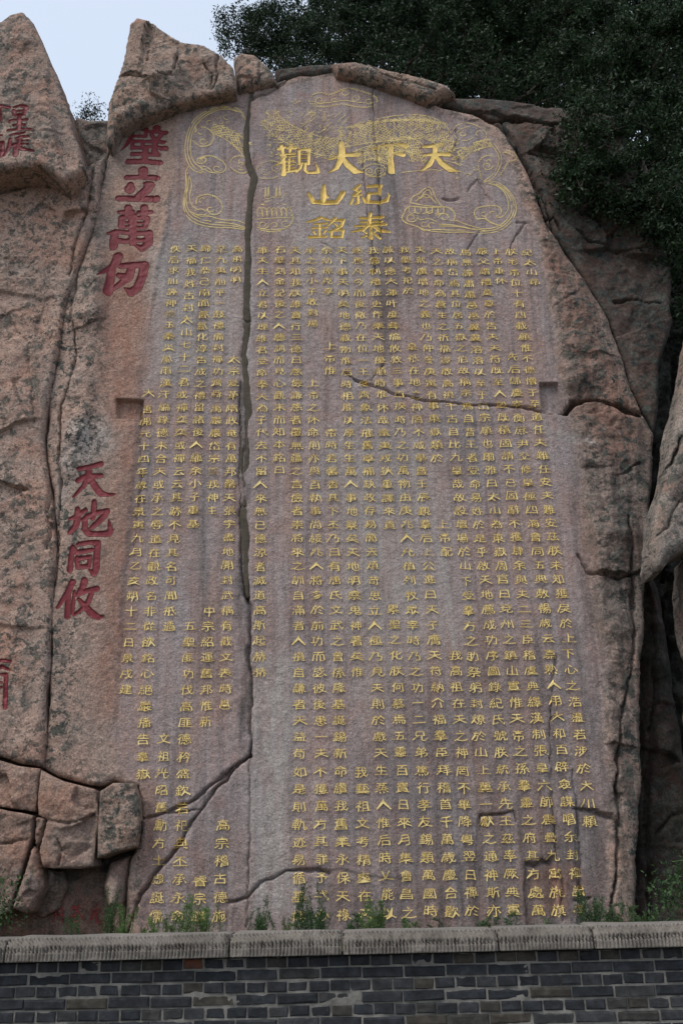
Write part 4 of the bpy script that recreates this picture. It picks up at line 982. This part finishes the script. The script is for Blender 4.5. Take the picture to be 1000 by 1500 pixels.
rock_thing('cave_wall', 'dim rock at the back of the hollow with faded red characters', 'rock', [(-150,1080),(60,1085),(220,1120),(225,1480),(-150,1480)], 0.30, M_CAVE, step=0.03, amp=0.02, seed=40, height=nat(0.06, 14, 41, 0.15, 0.4), edge_r=0.3, edge_d=0.2, back=1.5)
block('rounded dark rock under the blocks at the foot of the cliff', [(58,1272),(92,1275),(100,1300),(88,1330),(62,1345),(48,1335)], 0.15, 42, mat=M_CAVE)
block('upright rock rib at the right side of the dark hollow', [(158,1262),(190,1252),(188,1290),(182,1330),(180,1400),(180,1480),(152,1480),(150,1400),(160,1340),(150,1300)], 0.0, 43, er=0.15, ed=0.2, a=0.06)
# faded characters on the hollow's back wall
cave = [o for o in bpy.data.objects if o.name == 'cave_wall'][0]
bv = None
class Flat: pass
RCV = None
def cave_surface():
    me = cave.data; n = len(me.vertices); co = np.empty(n * 3); me.vertices.foreach_get('co', co); return co.reshape(-1, 3)
CC = cave_surface()
for k in ('cang', 'hu', 'old'):
    g = GL[k]
    m = (CC[:, 0] > g.lo[0]) & (CC[:, 0] < g.hi[0]) & (CC[:, 2] > g.lo[1]) & (CC[:, 2] < g.hi[1]) & (CC[:, 1] < 1.2)
    sub = CC[m]
    st = 0.012
    nx = int((g.hi[0] - g.lo[0]) / st) + 2; nz = int((g.hi[1] - g.lo[1]) / st) + 2
    X, Z = np.meshgrid(g.lo[0] + np.arange(nx) * st, g.lo[1] + np.arange(nz) * st)
    Ys = np.empty(X.shape)
    for i in range(nz):
        d2 = (X[i][:, None] - sub[:, 0]) ** 2 + (Z[i][:, None] - sub[:, 2]) ** 2
        w = 1 / (d2 + 1e-4) ** 2; Ys[i] = (w * sub[:, 1]).sum(1) / w.sum(1)
    q = Rock(); q.lo = g.lo; q.step = st; q.n = (nx, nz); q.Y0 = 0; q.D = -Ys
    g.style = 'gold_flat'
    o = carve_glyph(q, g, M_REDOLD, None, 'faded_red_character', step=0.008)
    o.location.y = -0.012
    o.parent = cave

# ------------------------------------------------------------------ hill, terrace, ground
def sheet(name, xs, ys, zf, mat, kind='structure'):
    X, Y = np.meshgrid(xs, ys); Z = zf(X, Y)
    V = np.stack([X.ravel(), Y.ravel(), Z.ravel()], 1); nx = len(xs)
    i, j = np.meshgrid(np.arange(nx - 1), np.arange(len(ys) - 1)); a = (j * nx + i).ravel()
    F = np.stack([a, a + 1, a + nx + 1, a + nx], 1)
    return tag(link_mesh(name, V, F, mat, smooth=True), kind=kind)
M_HILL = simple('undergrowth', (0.016, 0.024, 0.012), (0.032, 0.036, 0.022), 3, 0.95, bump=1.0, dist=0.2)
M_PAVE = simple('paving', (0.22, 0.21, 0.19), (0.16, 0.155, 0.14), 5, 0.9, bump=0.5, dist=0.004)
YW = -6.2                                            # face of the retaining wall
ZTOP = float(P(500, 1369, YW)[2]); ZBOT = float(P(500, 1397.5, YW)[2])
def hz(X, Y):
    top = 11.3 + 2.6 * sstep((X + 3.2) / 2.5) - 0.9 * sstep((X - 2.5) / 3.0)
    return top + (Y - 1.6) * (0.16 + 0.26 * sstep((X + 1) / 3)) + 0.25 * fbm(X, Y, 0.6, 4, 2) - 9 * sstep((-X - 6) / 16) - 4.0 * sstep((X - 16) / 20)
sheet('hill', np.linspace(-40, 45, 120), np.linspace(1.6, 40, 60), hz, M_HILL)
sheet('ground', np.array([-900, -60, -12, 12, 60, 900.]), np.array([-900, -60, -20, YW + 0.3, 60., 900]), lambda X, Y: X * 0, M_EARTH)
pv = sheet('pavement', np.linspace(-12, 12, 9), np.linspace(-19, YW + 0.02, 9), lambda X, Y: X * 0 + 0.02, M_PAVE)
terr_z = ZTOP - 0.36
sheet('terrace', np.linspace(-14, 14, 80), np.linspace(YW + 0.35, 2.6, 50), lambda X, Y: terr_z + 0.06 * fbm(X, Y, 1.2, 4, 1), M_EARTH)

# ------------------------------------------------------------------ retaining wall
wall = thing('retaining_wall', (0, YW, 0), 'low grey brick retaining wall capped with tooled stone blocks in front of the cliff', 'wall')
def boxmesh(x0, x1, y0, y1, z0, z1, jit=0.0, bev=0.004, rr=random):
    """box with chamfered front edges, front corners a little uneven"""
    b = bev
    def j(): return rr.uniform(-jit, jit)
    fr = [(x0 + b + j(), y0 + j() * .4, z0 + b + j()), (x1 - b + j(), y0 + j() * .4, z0 + b + j()), (x1 - b + j(), y0 + j() * .4, z1 - b + j()), (x0 + b + j(), y0 + j() * .4, z1 - b + j())]
    md = [(x0, y0 + b, z0), (x1, y0 + b, z0), (x1, y0 + b, z1), (x0, y0 + b, z1)]
    bk = [(x0, y1, z0), (x1, y1, z0), (x1, y1, z1), (x0, y1, z1)]
    F = [(0, 1, 2, 3)] + [(k, 4 + k, 4 + (k + 1) % 4, (k + 1) % 4) for k in range(4)] + [(4 + k, 8 + k, 8 + (k + 1) % 4, 4 + (k + 1) % 4) for k in range(4)]
    return fr + md + bk, F
ROW = 0.0690; HEAD = 0.1290
mesh_pool = {}
def brick_mesh(kind):
    L = HEAD if kind == 'h' else HEAD * 2
    rr = random.Random(len(mesh_pool)); gap = 0.0055
    V, F = boxmesh(-L / 2 + gap, L / 2 - gap, 0, 0.09, -ROW / 2 + 0.006, ROW / 2 - 0.006, 0.0075, 0.007, rr)
    me = bpy.data.meshes.new('brick'); me.from_pydata(V, [], [f[::-1] for f in F]); me.update(); me.materials.append(M_BRICK); return me
for kd in 'hs':
    for v in range(16): mesh_pool[(kd, v)] = brick_mesh(kd)
Zrow0 = ZBOT - 0.004
placed = 0; stuffV = []; stuffF = []; sn = 0
for row in range(int(Zrow0 / ROW) + 1):
    z = Zrow0 - (row + 0.5) * ROW
    if z < ROW * 0.4: break
    kd = 'h' if row % 2 == 0 else 's'
    L = HEAD if kd == 'h' else 2 * HEAD
    vis = row < 7
    x = -2.62 + (0.030 if kd == 'h' else 0.095) + random.uniform(-0.01, 0.01) - (0 if vis else 2.58 * 2)
    xe = 2.60 + (0 if vis else 5.16)
    while x < xe:
        if vis:
            o = bpy.data.objects.new('brick', mesh_pool[(kd, random.randrange(16))])
            COL.objects.link(o); o.parent = wall
            o.location = (x + L / 2 + random.uniform(-.003, .003), random.uniform(-0.006, 0.005), z + random.uniform(-.003, .003))
            o.rotation_euler = (random.gauss(0, .01), random.gauss(0, .008), random.gauss(0, .012))
            if row == 0 and abs(x + L / 2 - P(273, 1412, YW)[0]) < L / 2:
                me = o.data.copy(); me.materials.clear(); me.materials.append(M_OBRICK); o.data = me; o['label'] = 'rusty orange brick in the top course'
        else:
            V, F = boxmesh(x + .006, x + L - .006, YW, YW + .09, z - ROW / 2 + .006, z + ROW / 2 - .006, 0.002)
            stuffV += V; stuffF += [tuple(v + sn for v in f[::-1]) for f in F]; sn += len(V)
        x += L
# the same courses beyond the frame and below it, joined
for row in range(7):
    z = Zrow0 - (row + 0.5) * ROW; L = HEAD if row % 2 == 0 else 2 * HEAD
    for sgn in (-1, 1):
        x = 2.75
        while x < 8:
            xa = x if sgn > 0 else -x - L
            V, F = boxmesh(xa + .006, xa + L - .006, YW, YW + .09, z - ROW / 2 + .006, z + ROW / 2 - .006, 0.002)
            stuffV += V; stuffF += [tuple(v + sn for v in f[::-1]) for f in F]; sn += len(V)
            x += L
o = link_mesh('lower_bricks', stuffV, stuffF, M_BRICK); keep_world(o, wall); o['kind'] = 'stuff'
# uneven mortar bed behind the brick faces
xs = np.arange(-8.2, 8.2, 0.03); zs = np.arange(0, ZBOT, 0.016)
X, Z = np.meshgrid(xs, zs)
Yb = YW + 0.0085 + 0.0075 * fbm(X, Z, 11, 3, 2) + 0.006 * fbm(X, Z, 35, 2, 1)
Yb = np.maximum(Yb, YW + 0.0035)
i, j = np.meshgrid(np.arange(len(xs) - 1), np.arange(len(zs) - 1)); a = (j * len(xs) + i).ravel()
o = link_mesh('mortar', np.stack([X.ravel(), Yb.ravel(), Z.ravel()], 1), np.stack([a, a + 1, a + len(xs) + 1, a + len(xs)], 1), M_BRICKMORTAR, smooth=True); keep_world(o, wall)
V, F = boxmesh(-8.2, 8.2, YW + 0.05, YW + 0.34, 0, ZBOT - 0.002)
o = link_mesh('wall_core', V, [f[::-1] for f in F], M_BRICKMORTAR); keep_world(o, wall)

# coping stones with chiselled faces
JX = [-420, -180, 13, 337, 501, 728, 867, 1130, 1400]
for k in range(len(JX) - 1):
    xa = float(P(JX[k], 1385, YW)[0]) + 0.006; xb = float(P(JX[k + 1], 1385, YW)[0]) - 0.006
    dy = random.uniform(-0.006, 0.010); dz = random.uniform(-0.004, 0.004)
    H = ZTOP - ZBOT + 0.028
    prof = []                                          # (y, z, chisel strength, kind) along the section from the underside round to the back
    yf = YW - 0.085 + dy; zt = ZTOP + dz + 0.020; zb = ZBOT + 0.0
    pr = [(yf + 0.06, zb), (yf + 0.004, zb)] + [(yf, zb + t) for t in np.arange(0.008, zt - zb - 0.052, 0.008)]
    n1 = len(pr)
    pr += [(yf + t * 0.9, zt - 0.047 + t * 0.9) for t in np.arange(0.004, 0.050, 0.007)]
    n2 = len(pr)
    pr += [(yf + 0.052 + t, zt + 0.001) for t in np.linspace(0.0, 0.36, 20)] + [(yf + 0.41, zb)]
    pr = np.array(pr)
    xs = np.linspace(xa, xb, max(4, int((xb - xa) / 0.0058)))
    nX, nP = len(xs), len(pr)
    X = np.repeat(xs[:, None], nP, 1); Yv = np.repeat(pr[None, :, 0], nX, 0).copy(); Zv = np.repeat(pr[None, :, 1], nX, 0).copy()
    ph = random.uniform(0, 6); wob = 0.006 * fbm(X, Zv, 7, 3, k)
    fine = fbm(X, Zv * 0.5, 30, 3, k + 1)
    gr = np.abs(np.sin((X + wob) * math.pi / 0.0225 + ph + 1.2 * fbm(X, Zv, 11, 2, k)))
    col = (np.arange(nP) >= 2) & (np.arange(nP) < n1)
    Yv += np.where(col[None, :], 0.020 * (1 - gr) * (1 + 1.2 * fine) + 0.010 * fbm(X, Zv, 6, 3, k), 0)
    gr2 = np.abs(np.sin((X * 0.95 + Zv * 1.15 + wob) * math.pi / 0.025 + ph))
    col2 = (np.arange(nP) >= n1 - 4) & (np.arange(nP) < n2)
    Yv += np.where(col2[None, :], 0.022 * (1 - gr2) * (1 + fine), 0); Zv -= np.where(col2[None, :], 0.014 * (1 - gr2), 0)
    Zv += 0.010 * fbm(X, Yv, 2.0, 3, k + 2) * (np.arange(nP) >= n1 - 2)[None, :]
    # worn ends
    e = np.minimum(X - xa, xb - X); wear = np.exp(-(e / 0.014) ** 2)
    Yv += 0.016 * wear * (np.arange(nP) < n2)[None, :]; Zv -= 0.008 * wear * (np.arange(nP) >= n1)[None, :]
    V = np.stack([X.ravel(), Yv.ravel(), Zv.ravel()], 1)
    i, j = np.meshgrid(np.arange(nX - 1), np.arange(nP - 1), indexing='ij'); a = (i * nP + j).ravel()
    F = [tuple(q) for q in np.stack([a, a + nP, a + nP + 1, a + 1], 1).tolist()]
    F += [tuple(range(nP)), tuple(range((nX - 1) * nP, nX * nP))[::-1]]
    o = link_mesh('coping_stone', V, F, M_COPING, smooth=True); keep_world(o, wall)

# ------------------------------------------------------------------ trees
def tube(pts, radii, sides=7):
    V = []; F = []
    pts = [Vector(p) for p in pts]
    for i, p in enumerate(pts):
        t = (pts[min(i + 1, len(pts) - 1)] - pts[max(i - 1, 0)]).normalized()
        u = t.orthogonal().normalized(); w = t.cross(u)
        for k in range(sides):
            a = 2 * math.pi * k / sides
            V.append(tuple(p + (u * math.cos(a) + w * math.sin(a)) * radii[i]))
    for i in range(len(pts) - 1):
        for k in range(sides):
            F.append((i * sides + k, i * sides + (k + 1) % sides, (i + 1) * sides + (k + 1) % sides, (i + 1) * sides + k))
    return V, F
def limb(a, b, r0, r1, bend=0.15, n=6, rr=random):
    a = Vector(a); b = Vector(b); L = (b - a).length
    o1 = Vector((rr.gauss(0, bend), rr.gauss(0, bend), rr.gauss(0, bend) + 0.1)) * L
    pts = [a + (b - a) * t + o1 * (t * (1 - t)) for t in [i / n for i in range(n + 1)]]
    return tube(pts, [r0 + (r1 - r0) * i / n for i in range(n + 1)])

def leaves(blobs, per_m3, size, seed, twig=0.16, per_twig=11, droop=0.0, aspect=0.42, lumps=1.0, tuft=0.5):
    """leaf quads grouped on twigs spread through ellipsoids (cx,cy,cz,rx,ry,rz)"""
    r = np.random.default_rng(seed); out = []
    for cx, cy, cz, rx, ry, rz in blobs:
        nt = int(4.19 * rx * ry * rz * per_m3)
        d = r.normal(size=(nt, 3)); d /= np.linalg.norm(d, axis=1)[:, None]
        rad = r.random(nt) ** 0.42
        lump = 1 + lumps * 0.38 * np.sin(d[:, 0] * 5 + cx * 3) * np.sin(d[:, 2] * 6 + cz) + lumps * 0.2 * np.sin(d[:, 0] * 13 + cz * 2) * np.cos(d[:, 2] * 11)
        tc = d * (rad * lump)[:, None] * [rx, ry, rz] + [cx, cy, cz]
        nf = max(4, int(nt / 60))                                    # leaves gather in tufts at the ends of boughs
        fc = r.normal(size=(nf, 3)); fc /= np.linalg.norm(fc, axis=1)[:, None]
        fc = fc * (r.random(nf) ** 0.4)[:, None] * [rx, ry, rz] + [cx, cy, cz]
        own = r.integers(0, nf, nt); fr = 0.17 + 0.10 * r.random(nf); m = r.random(nt) < tuft
        q = r.normal(size=(nt, 3)); q /= np.linalg.norm(q, axis=1)[:, None]; q[:, 2] *= 0.55
        tc = np.where(m[:, None], fc[own] + q * (fr[own] * r.random(nt) ** 0.4)[:, None], tc)
        td = d + r.normal(size=(nt, 3)) * 0.6 + [0, 0, -droop]; td /= np.linalg.norm(td, axis=1)[:, None]
        s = np.repeat(np.arange(nt), per_twig); k = np.tile(np.linspace(-1, 1, per_twig), nt)
        c = tc[s] + td[s] * (k * twig)[:, None] + r.normal(size=(len(s), 3)) * 0.035
        ax = td[s] * 0.6 + r.normal(size=(len(s), 3)) * 0.75; ax /= np.linalg.norm(ax, axis=1)[:, None]
        up = r.normal(size=(len(s), 3)) + [0, 0, 0.9]
        sd_ = np.cross(ax, up); sd_ /= np.maximum(np.linalg.norm(sd_, axis=1), 1e-4)[:, None]
        sz = size * r.uniform(0.6, 1.25, len(s))[:, None]
        a = c - ax * sz * 0.5; b = c + ax * sz * 0.5; l = c + sd_ * sz * aspect * 0.5; q = c - sd_ * sz * aspect * 0.5
        nrm = np.cross(ax, sd_) * sz * 0.10
        out.append(np.stack([a, l + nrm, b, q + nrm], 1))
    V = np.concatenate(out).reshape(-1, 3)
    return V, np.arange(len(V)).reshape(-1, 4)

def pb(px, py, Y, rpx, rpy, ry):
    p = P(px, py, Y); k = P(px + rpx, py, Y)[0] - p[0]; kz = abs(P(px, py - rpy, Y)[2] - p[2])
    return (p[0], p[1], p[2], k, ry, kz)

def tree(name, label, base, blobs, dens, size, mat, seed, r0=0.14, extra=(), **kw):
    rr = random.Random(seed)
    t = thing(name, base, label, 'tree' if name != 'bush' else 'bush')
    V, F = [], []
    def add(vf):
        n = len(V); V.extend(vf[0]); F.extend([tuple(i + n for i in f) for f in vf[1]])
    c = np.mean([b[:3] for b in blobs], 0)
    fork = Vector(base) + (Vector(c) - Vector(base)) * 0.45
    add(limb(Vector(base) - Vector((0, 0, 0.3)), fork, r0, r0 * 0.7, 0.06, 8, rr))
    for b in blobs:
        mid = Vector(b[:3])
        add(limb(fork, mid, r0 * 0.5, r0 * 0.12, 0.12, 6, rr))
        for k in range(7):
            e = mid + Vector((rr.gauss(0, b[3] * .3), rr.gauss(0, b[4] * .3), rr.uniform(-.2, .6) * b[5]))
            add(limb(mid, e, r0 * 0.12, 0.006, 0.15, 4, rr))
    keep_world(link_mesh('trunk', V, F, M_BARK, smooth=True), t)
    V, F = leaves(blobs, dens, size, seed, **kw)
    o = link_mesh('crown', V, F, mat); keep_world(o, t)
    return t
def hzp(x, y): return float(hz(np.array([x]), np.array([y]))[0])
tree('bush', 'dark leafy bush growing on the cliff top against the sky', (-1.0, 1.7, hzp(-1.0, 1.7)),
     [pb(352,55,1.8,38,28,.7), pb(400,60,1.5,42,34,.7), pb(450,68,1.3,44,34,.7), pb(430,32,2.0,44,26,.7), pb(330,52,2.0,16,16,.4), pb(480,80,1.2,24,20,.5), pb(415,88,0.1,30,14,.2), pb(455,92,0.1,30,14,.2), pb(375,80,1.3,30,20,.5), pb(420,92,1.1,40,16,.4)], 520, 0.06, M_LEAF, 11, r0=0.05, twig=0.10, lumps=0.55, tuft=0.5)
tree('broadleaf_tree', 'dense dark tree spreading over the middle of the cliff top', (1.0, 4.0, hzp(1.0, 4.0)),
     [pb(500,40,2.5,60,50,1.0), pb(570,60,2.2,70,50,.9), pb(560,0,3.0,90,50,1.2), pb(640,80,2.0,60,45,.8), pb(650,20,2.6,80,60,1.1), pb(490,-20,3,60,40,1.0), pb(540,85,1.6,40,24,.5), pb(600,92,1.5,40,24,.5), pb(650,112,1.5,34,24,.5), pb(690,125,1.6,40,26,.5)], 120, 0.08, M_LEAF, 12, tuft=0.7)
tree('broadleaf_tree', 'dark tree filling the top edge right of centre', (2.8, 4.4, hzp(2.8, 4.4)),
     [pb(720,110,1.9,60,45,.8), pb(740,40,2.6,80,60,1.1), pb(800,110,1.7,60,45,.8), pb(830,20,2.6,90,60,1.2), pb(700,-10,3,90,50,1.1), pb(770,140,1.4,50,26,.6), pb(720,135,1.7,50,22,.5), pb(820,140,1.3,50,26,.5), pb(680,60,2.4,50,40,.8)], 120, 0.08, M_LEAF2, 13, tuft=0.75)
tree('broadleaf_tree', 'overhanging tree with low branches in the upper right corner', (4.6, 3.2, hzp(4.6, 3.2)),
     [pb(880,150,0.9,60,50,.7), pb(840,210,0.3,48,40,.45), pb(950,190,0.6,70,60,.8), pb(900,80,1.8,90,60,1.0), pb(980,60,2.0,80,70,1.0), pb(990,270,0.4,60,50,.6), pb(840,270,0.1,38,34,.35), pb(900,265,0.2,50,44,.45), pb(818,290,-0.05,20,22,.2), pb(950,330,0.6,50,30,.5), pb(860,300,-0.1,40,26,.3), pb(830,235,-0.1,34,36,.3), pb(880,220,0.0,50,50,.4), pb(940,260,0.0,60,60,.4), pb(850,180,0.2,50,36,.4), pb(1000,330,0.2,40,60,.4), pb(910,320,0.0,50,30,.3), pb(970,230,1.3,60,60,.6), pb(845,215,-0.3,44,60,.4), pb(890,270,-0.3,60,50,.4), pb(960,300,-0.3,60,60,.4), pb(850,275,-0.35,36,40,.3), pb(900,190,-0.2,60,50,.4)], 210, 0.08, M_LEAF2, 14, droop=0.3, tuft=0.8)
tree('broadleaf_tree', 'tall dark tree standing behind the others on the hill', (4.0, 7.5, hzp(4.0, 7.5)),
     [pb(560,40,6,120,80,1.3), pb(700,70,6,120,70,1.3), pb(850,90,5.5,130,80,1.3), pb(980,120,5,120,90,1.3), pb(620,-30,6.5,160,70,1.3), pb(900,-20,6.5,170,80,1.3), pb(770,120,5,90,50,1.0), pb(640,110,5,110,40,1.0), pb(880,150,4.6,110,60,1.1), pb(760,20,6,160,80,1.3), pb(985,190,4.4,70,70,1.0)], 44, 0.15, M_LEAF, 15, per_twig=13, twig=0.22, tuft=0.15)
tree('bush', 'small dark shrub in the gap between the two upper left boulders', (-4.6, 0.9, float(P(135, 200, 0.9)[2])),
     [pb(124,164,0.9,9,11,.25), pb(145,162,0.9,9,9,.25), pb(120,185,0.8,9,16,.2), pb(134,168,0.9,12,8,.25)], 1100, 0.05, M_LEAF, 16, r0=0.02)
tree('bush', 'dark bush in the recess under the hanging tree at the right edge', (5.2, 0.9, float(P(985, 470, 0.9)[2])),
     [pb(985,400,0.5,26,60,.4), pb(1010,450,0.3,26,50,.4), pb(965,330,0.0,40,50,.4), pb(990,290,-0.2,40,50,.4), pb(985,370,-0.1,24,40,.3)], 230, 0.08, M_LEAF, 17, r0=0.04)
tree('bush', 'deep green bush at the foot of the rocks in the lower right corner', (5.1, -1.4, terr_z),
     [pb(985,1320,-1.4,28,40,.4), pb(1020,1290,-1.2,36,50,.5), pb(955,1345,-1.6,16,18,.25)], 420, 0.055, M_WEEDD, 18, r0=0.02)
tree('bush', 'shrub hanging in the dark corner at the lower left edge', (-4.9, -0.9, terr_z),
     [pb(8,1330,-0.9,16,26,.25), pb(-20,1320,-0.9,30,40,.4)], 420, 0.055, M_WEEDD, 19, r0=0.02)

# weeds behind the coping
def weed(px, h_px, w_px, Y, seed, label, mat, stems=9, leaf=0.026, feather=True):
    r = np.random.default_rng(seed)
    base = P(px, 1372, Y); base[2] = terr_z
    topz = P(px, 1356 - h_px, Y)[2]; H = topz - base[2]
    Wd = P(px + w_px / 2, 1350, Y)[0] - base[0]
    t = thing('weed', tuple(base), label, 'plant', 'weeds growing along the foot of the cliff')
    SV, SF, LV = [], [], []
    for s in range(stems):
        hh = H * r.uniform(0.55, 1.0) if s else H
        tip = base + np.array([r.normal(0, 0.45) * Wd, r.normal(0, 0.12), hh])
        b0 = base + np.array([r.normal(0, 0.12) * Wd, r.normal(0, 0.04), -0.02])
        bend = r.normal(0, 0.06, 3)
        pts = [b0 + (tip - b0) * q + bend * math.sin(q * 3.1) for q in np.linspace(0, 1, 7)]
        V, F = tube(pts, [0.006 * (1 - q * .7) for q in np.linspace(0, 1, 7)], 4)
        n = len(SV); SV += V; SF += [tuple(i + n for i in f) for f in F]
        nl = int(r.integers(40, 80))
        for q in np.linspace(0.12, 1, nl):
            c = b0 + (tip - b0) * q + bend * math.sin(q * 3.1)
            ang = r.uniform(0, 6.28); reach = Wd * 0.42 * (1.1 - q) * r.uniform(0.3, 1.2) + 0.015
            dv = np.array([math.cos(ang), math.sin(ang) * .7, r.uniform(0.2, 0.9)]); dv /= np.linalg.norm(dv)
            for kk in range(4 if feather else 2):
                cc = c + dv * reach * (kk + 1) / 4 + r.normal(0, 0.006, 3)
                ax = dv + r.normal(0, 0.5, 3); ax /= np.linalg.norm(ax)
                sv = np.cross(ax, r.normal(size=3)); sv /= max(np.linalg.norm(sv), 1e-4)
                L = leaf * r.uniform(0.6, 1.4)
                LV += [cc - ax * L / 2, cc + sv * L * .11, cc + ax * L / 2, cc - sv * L * .11]
    keep_world(link_mesh('stem', SV, SF, M_STRAW if seed % 3 == 0 else mat), t)
    keep_world(link_mesh('foliage', np.array(LV), np.arange(len(LV)).reshape(-1, 4), mat), t)
W = [(272,46,60,-2.6,'bright feathery weed left of centre, tallest in its clump',M_WEED,16),(300,28,40,-2.4,'short bright weed leaning right beside the tallest feathery clump',M_WEED,10),
     (165,56,34,-2.0,'thin tall weed in front of the hollow at the left',M_WEEDD,10),(180,30,30,-2.3,'low weed right of the thin tall one by the hollow',M_WEED,9),
     (245,18,36,-2.4,'low sprig of weed under the left gold columns',M_WEED,8),(105,14,26,-2.2,'tiny weed below the faded red characters',M_WEEDD,6),
     (375,26,36,-2.2,'dark low weed right of the seam',M_WEEDD,12),(392,46,14,-2.2,'single thin stalk right of the dark low weed',M_WEEDD,3),
     (452,62,44,-2.6,'tall pointed weed right of the seam columns',M_WEEDD,16),(468,22,36,-2.3,'low bushy weed at the foot of the tall pointed one',M_WEEDD,12),
     (425,12,40,-2.2,'scanty low weed left of the tall pointed one',M_WEED,8),(553,42,52,-2.6,'dense round green weed near the middle of the coping',M_WEED,20),
     (520,16,40,-2.3,'low weed left of the dense round one',M_WEEDD,10),(590,10,30,-2.2,'small tuft right of the dense round weed',M_WEED,6),
     (700,12,50,-2.0,'short tuft below the broken square patch',M_WEEDD,10),(745,14,50,-1.8,'dark spreading weed under the broken square patch',M_WEEDD,12),
     (800,10,40,-1.8,'sparse weed by the rusty broken patch',M_WEEDD,7),(868,50,56,-2.2,'tall feathery weed right of the last gold column',M_WEEDD,18),
     (900,34,44,-1.9,'lower feathery weed right of the tall one by the last column',M_WEEDD,12),(940,30,40,-1.9,'dark weed before the shaded rib of rock',M_WEEDD,12),
     (635,9,44,-2.0,'low green sprigs between the middle weeds and the broken patch',M_WEEDD,8),(215,12,30,-2.2,'few blades of weed left of the leftmost gold column',M_WEED,6)]
for k, (x, h, w, Y, lb, m, st) in enumerate(W):
    weed(x, h, w, Y, 200 + k, lb, m, st)
# thin grass along the back of the coping
r = np.random.default_rng(77); LV = []
for k in range(2600):
    x = r.uniform(-5.5, 6); y = r.uniform(YW + 0.5, -0.5)
    if vnoise(np.array([x * 1.3]), np.array([y * 1.3]), 1)[0] < -0.02: continue
    h = r.uniform(0.05, 0.20); b = np.array([x, y, terr_z - 0.02]); tip = b + np.array([r.normal(0, .05), r.normal(0, .04), h])
    s = np.array([0.004, 0.001, 0]); mid = (b + tip) / 2 + r.normal(0, .01, 3)
    LV += [b - s, mid + s, tip, mid - s * .6]
tag(link_mesh('grass', np.array(LV), np.arange(len(LV)).reshape(-1, 4), M_WEED), 'thin grass on the terrace behind the coping', 'grass', kind='stuff')
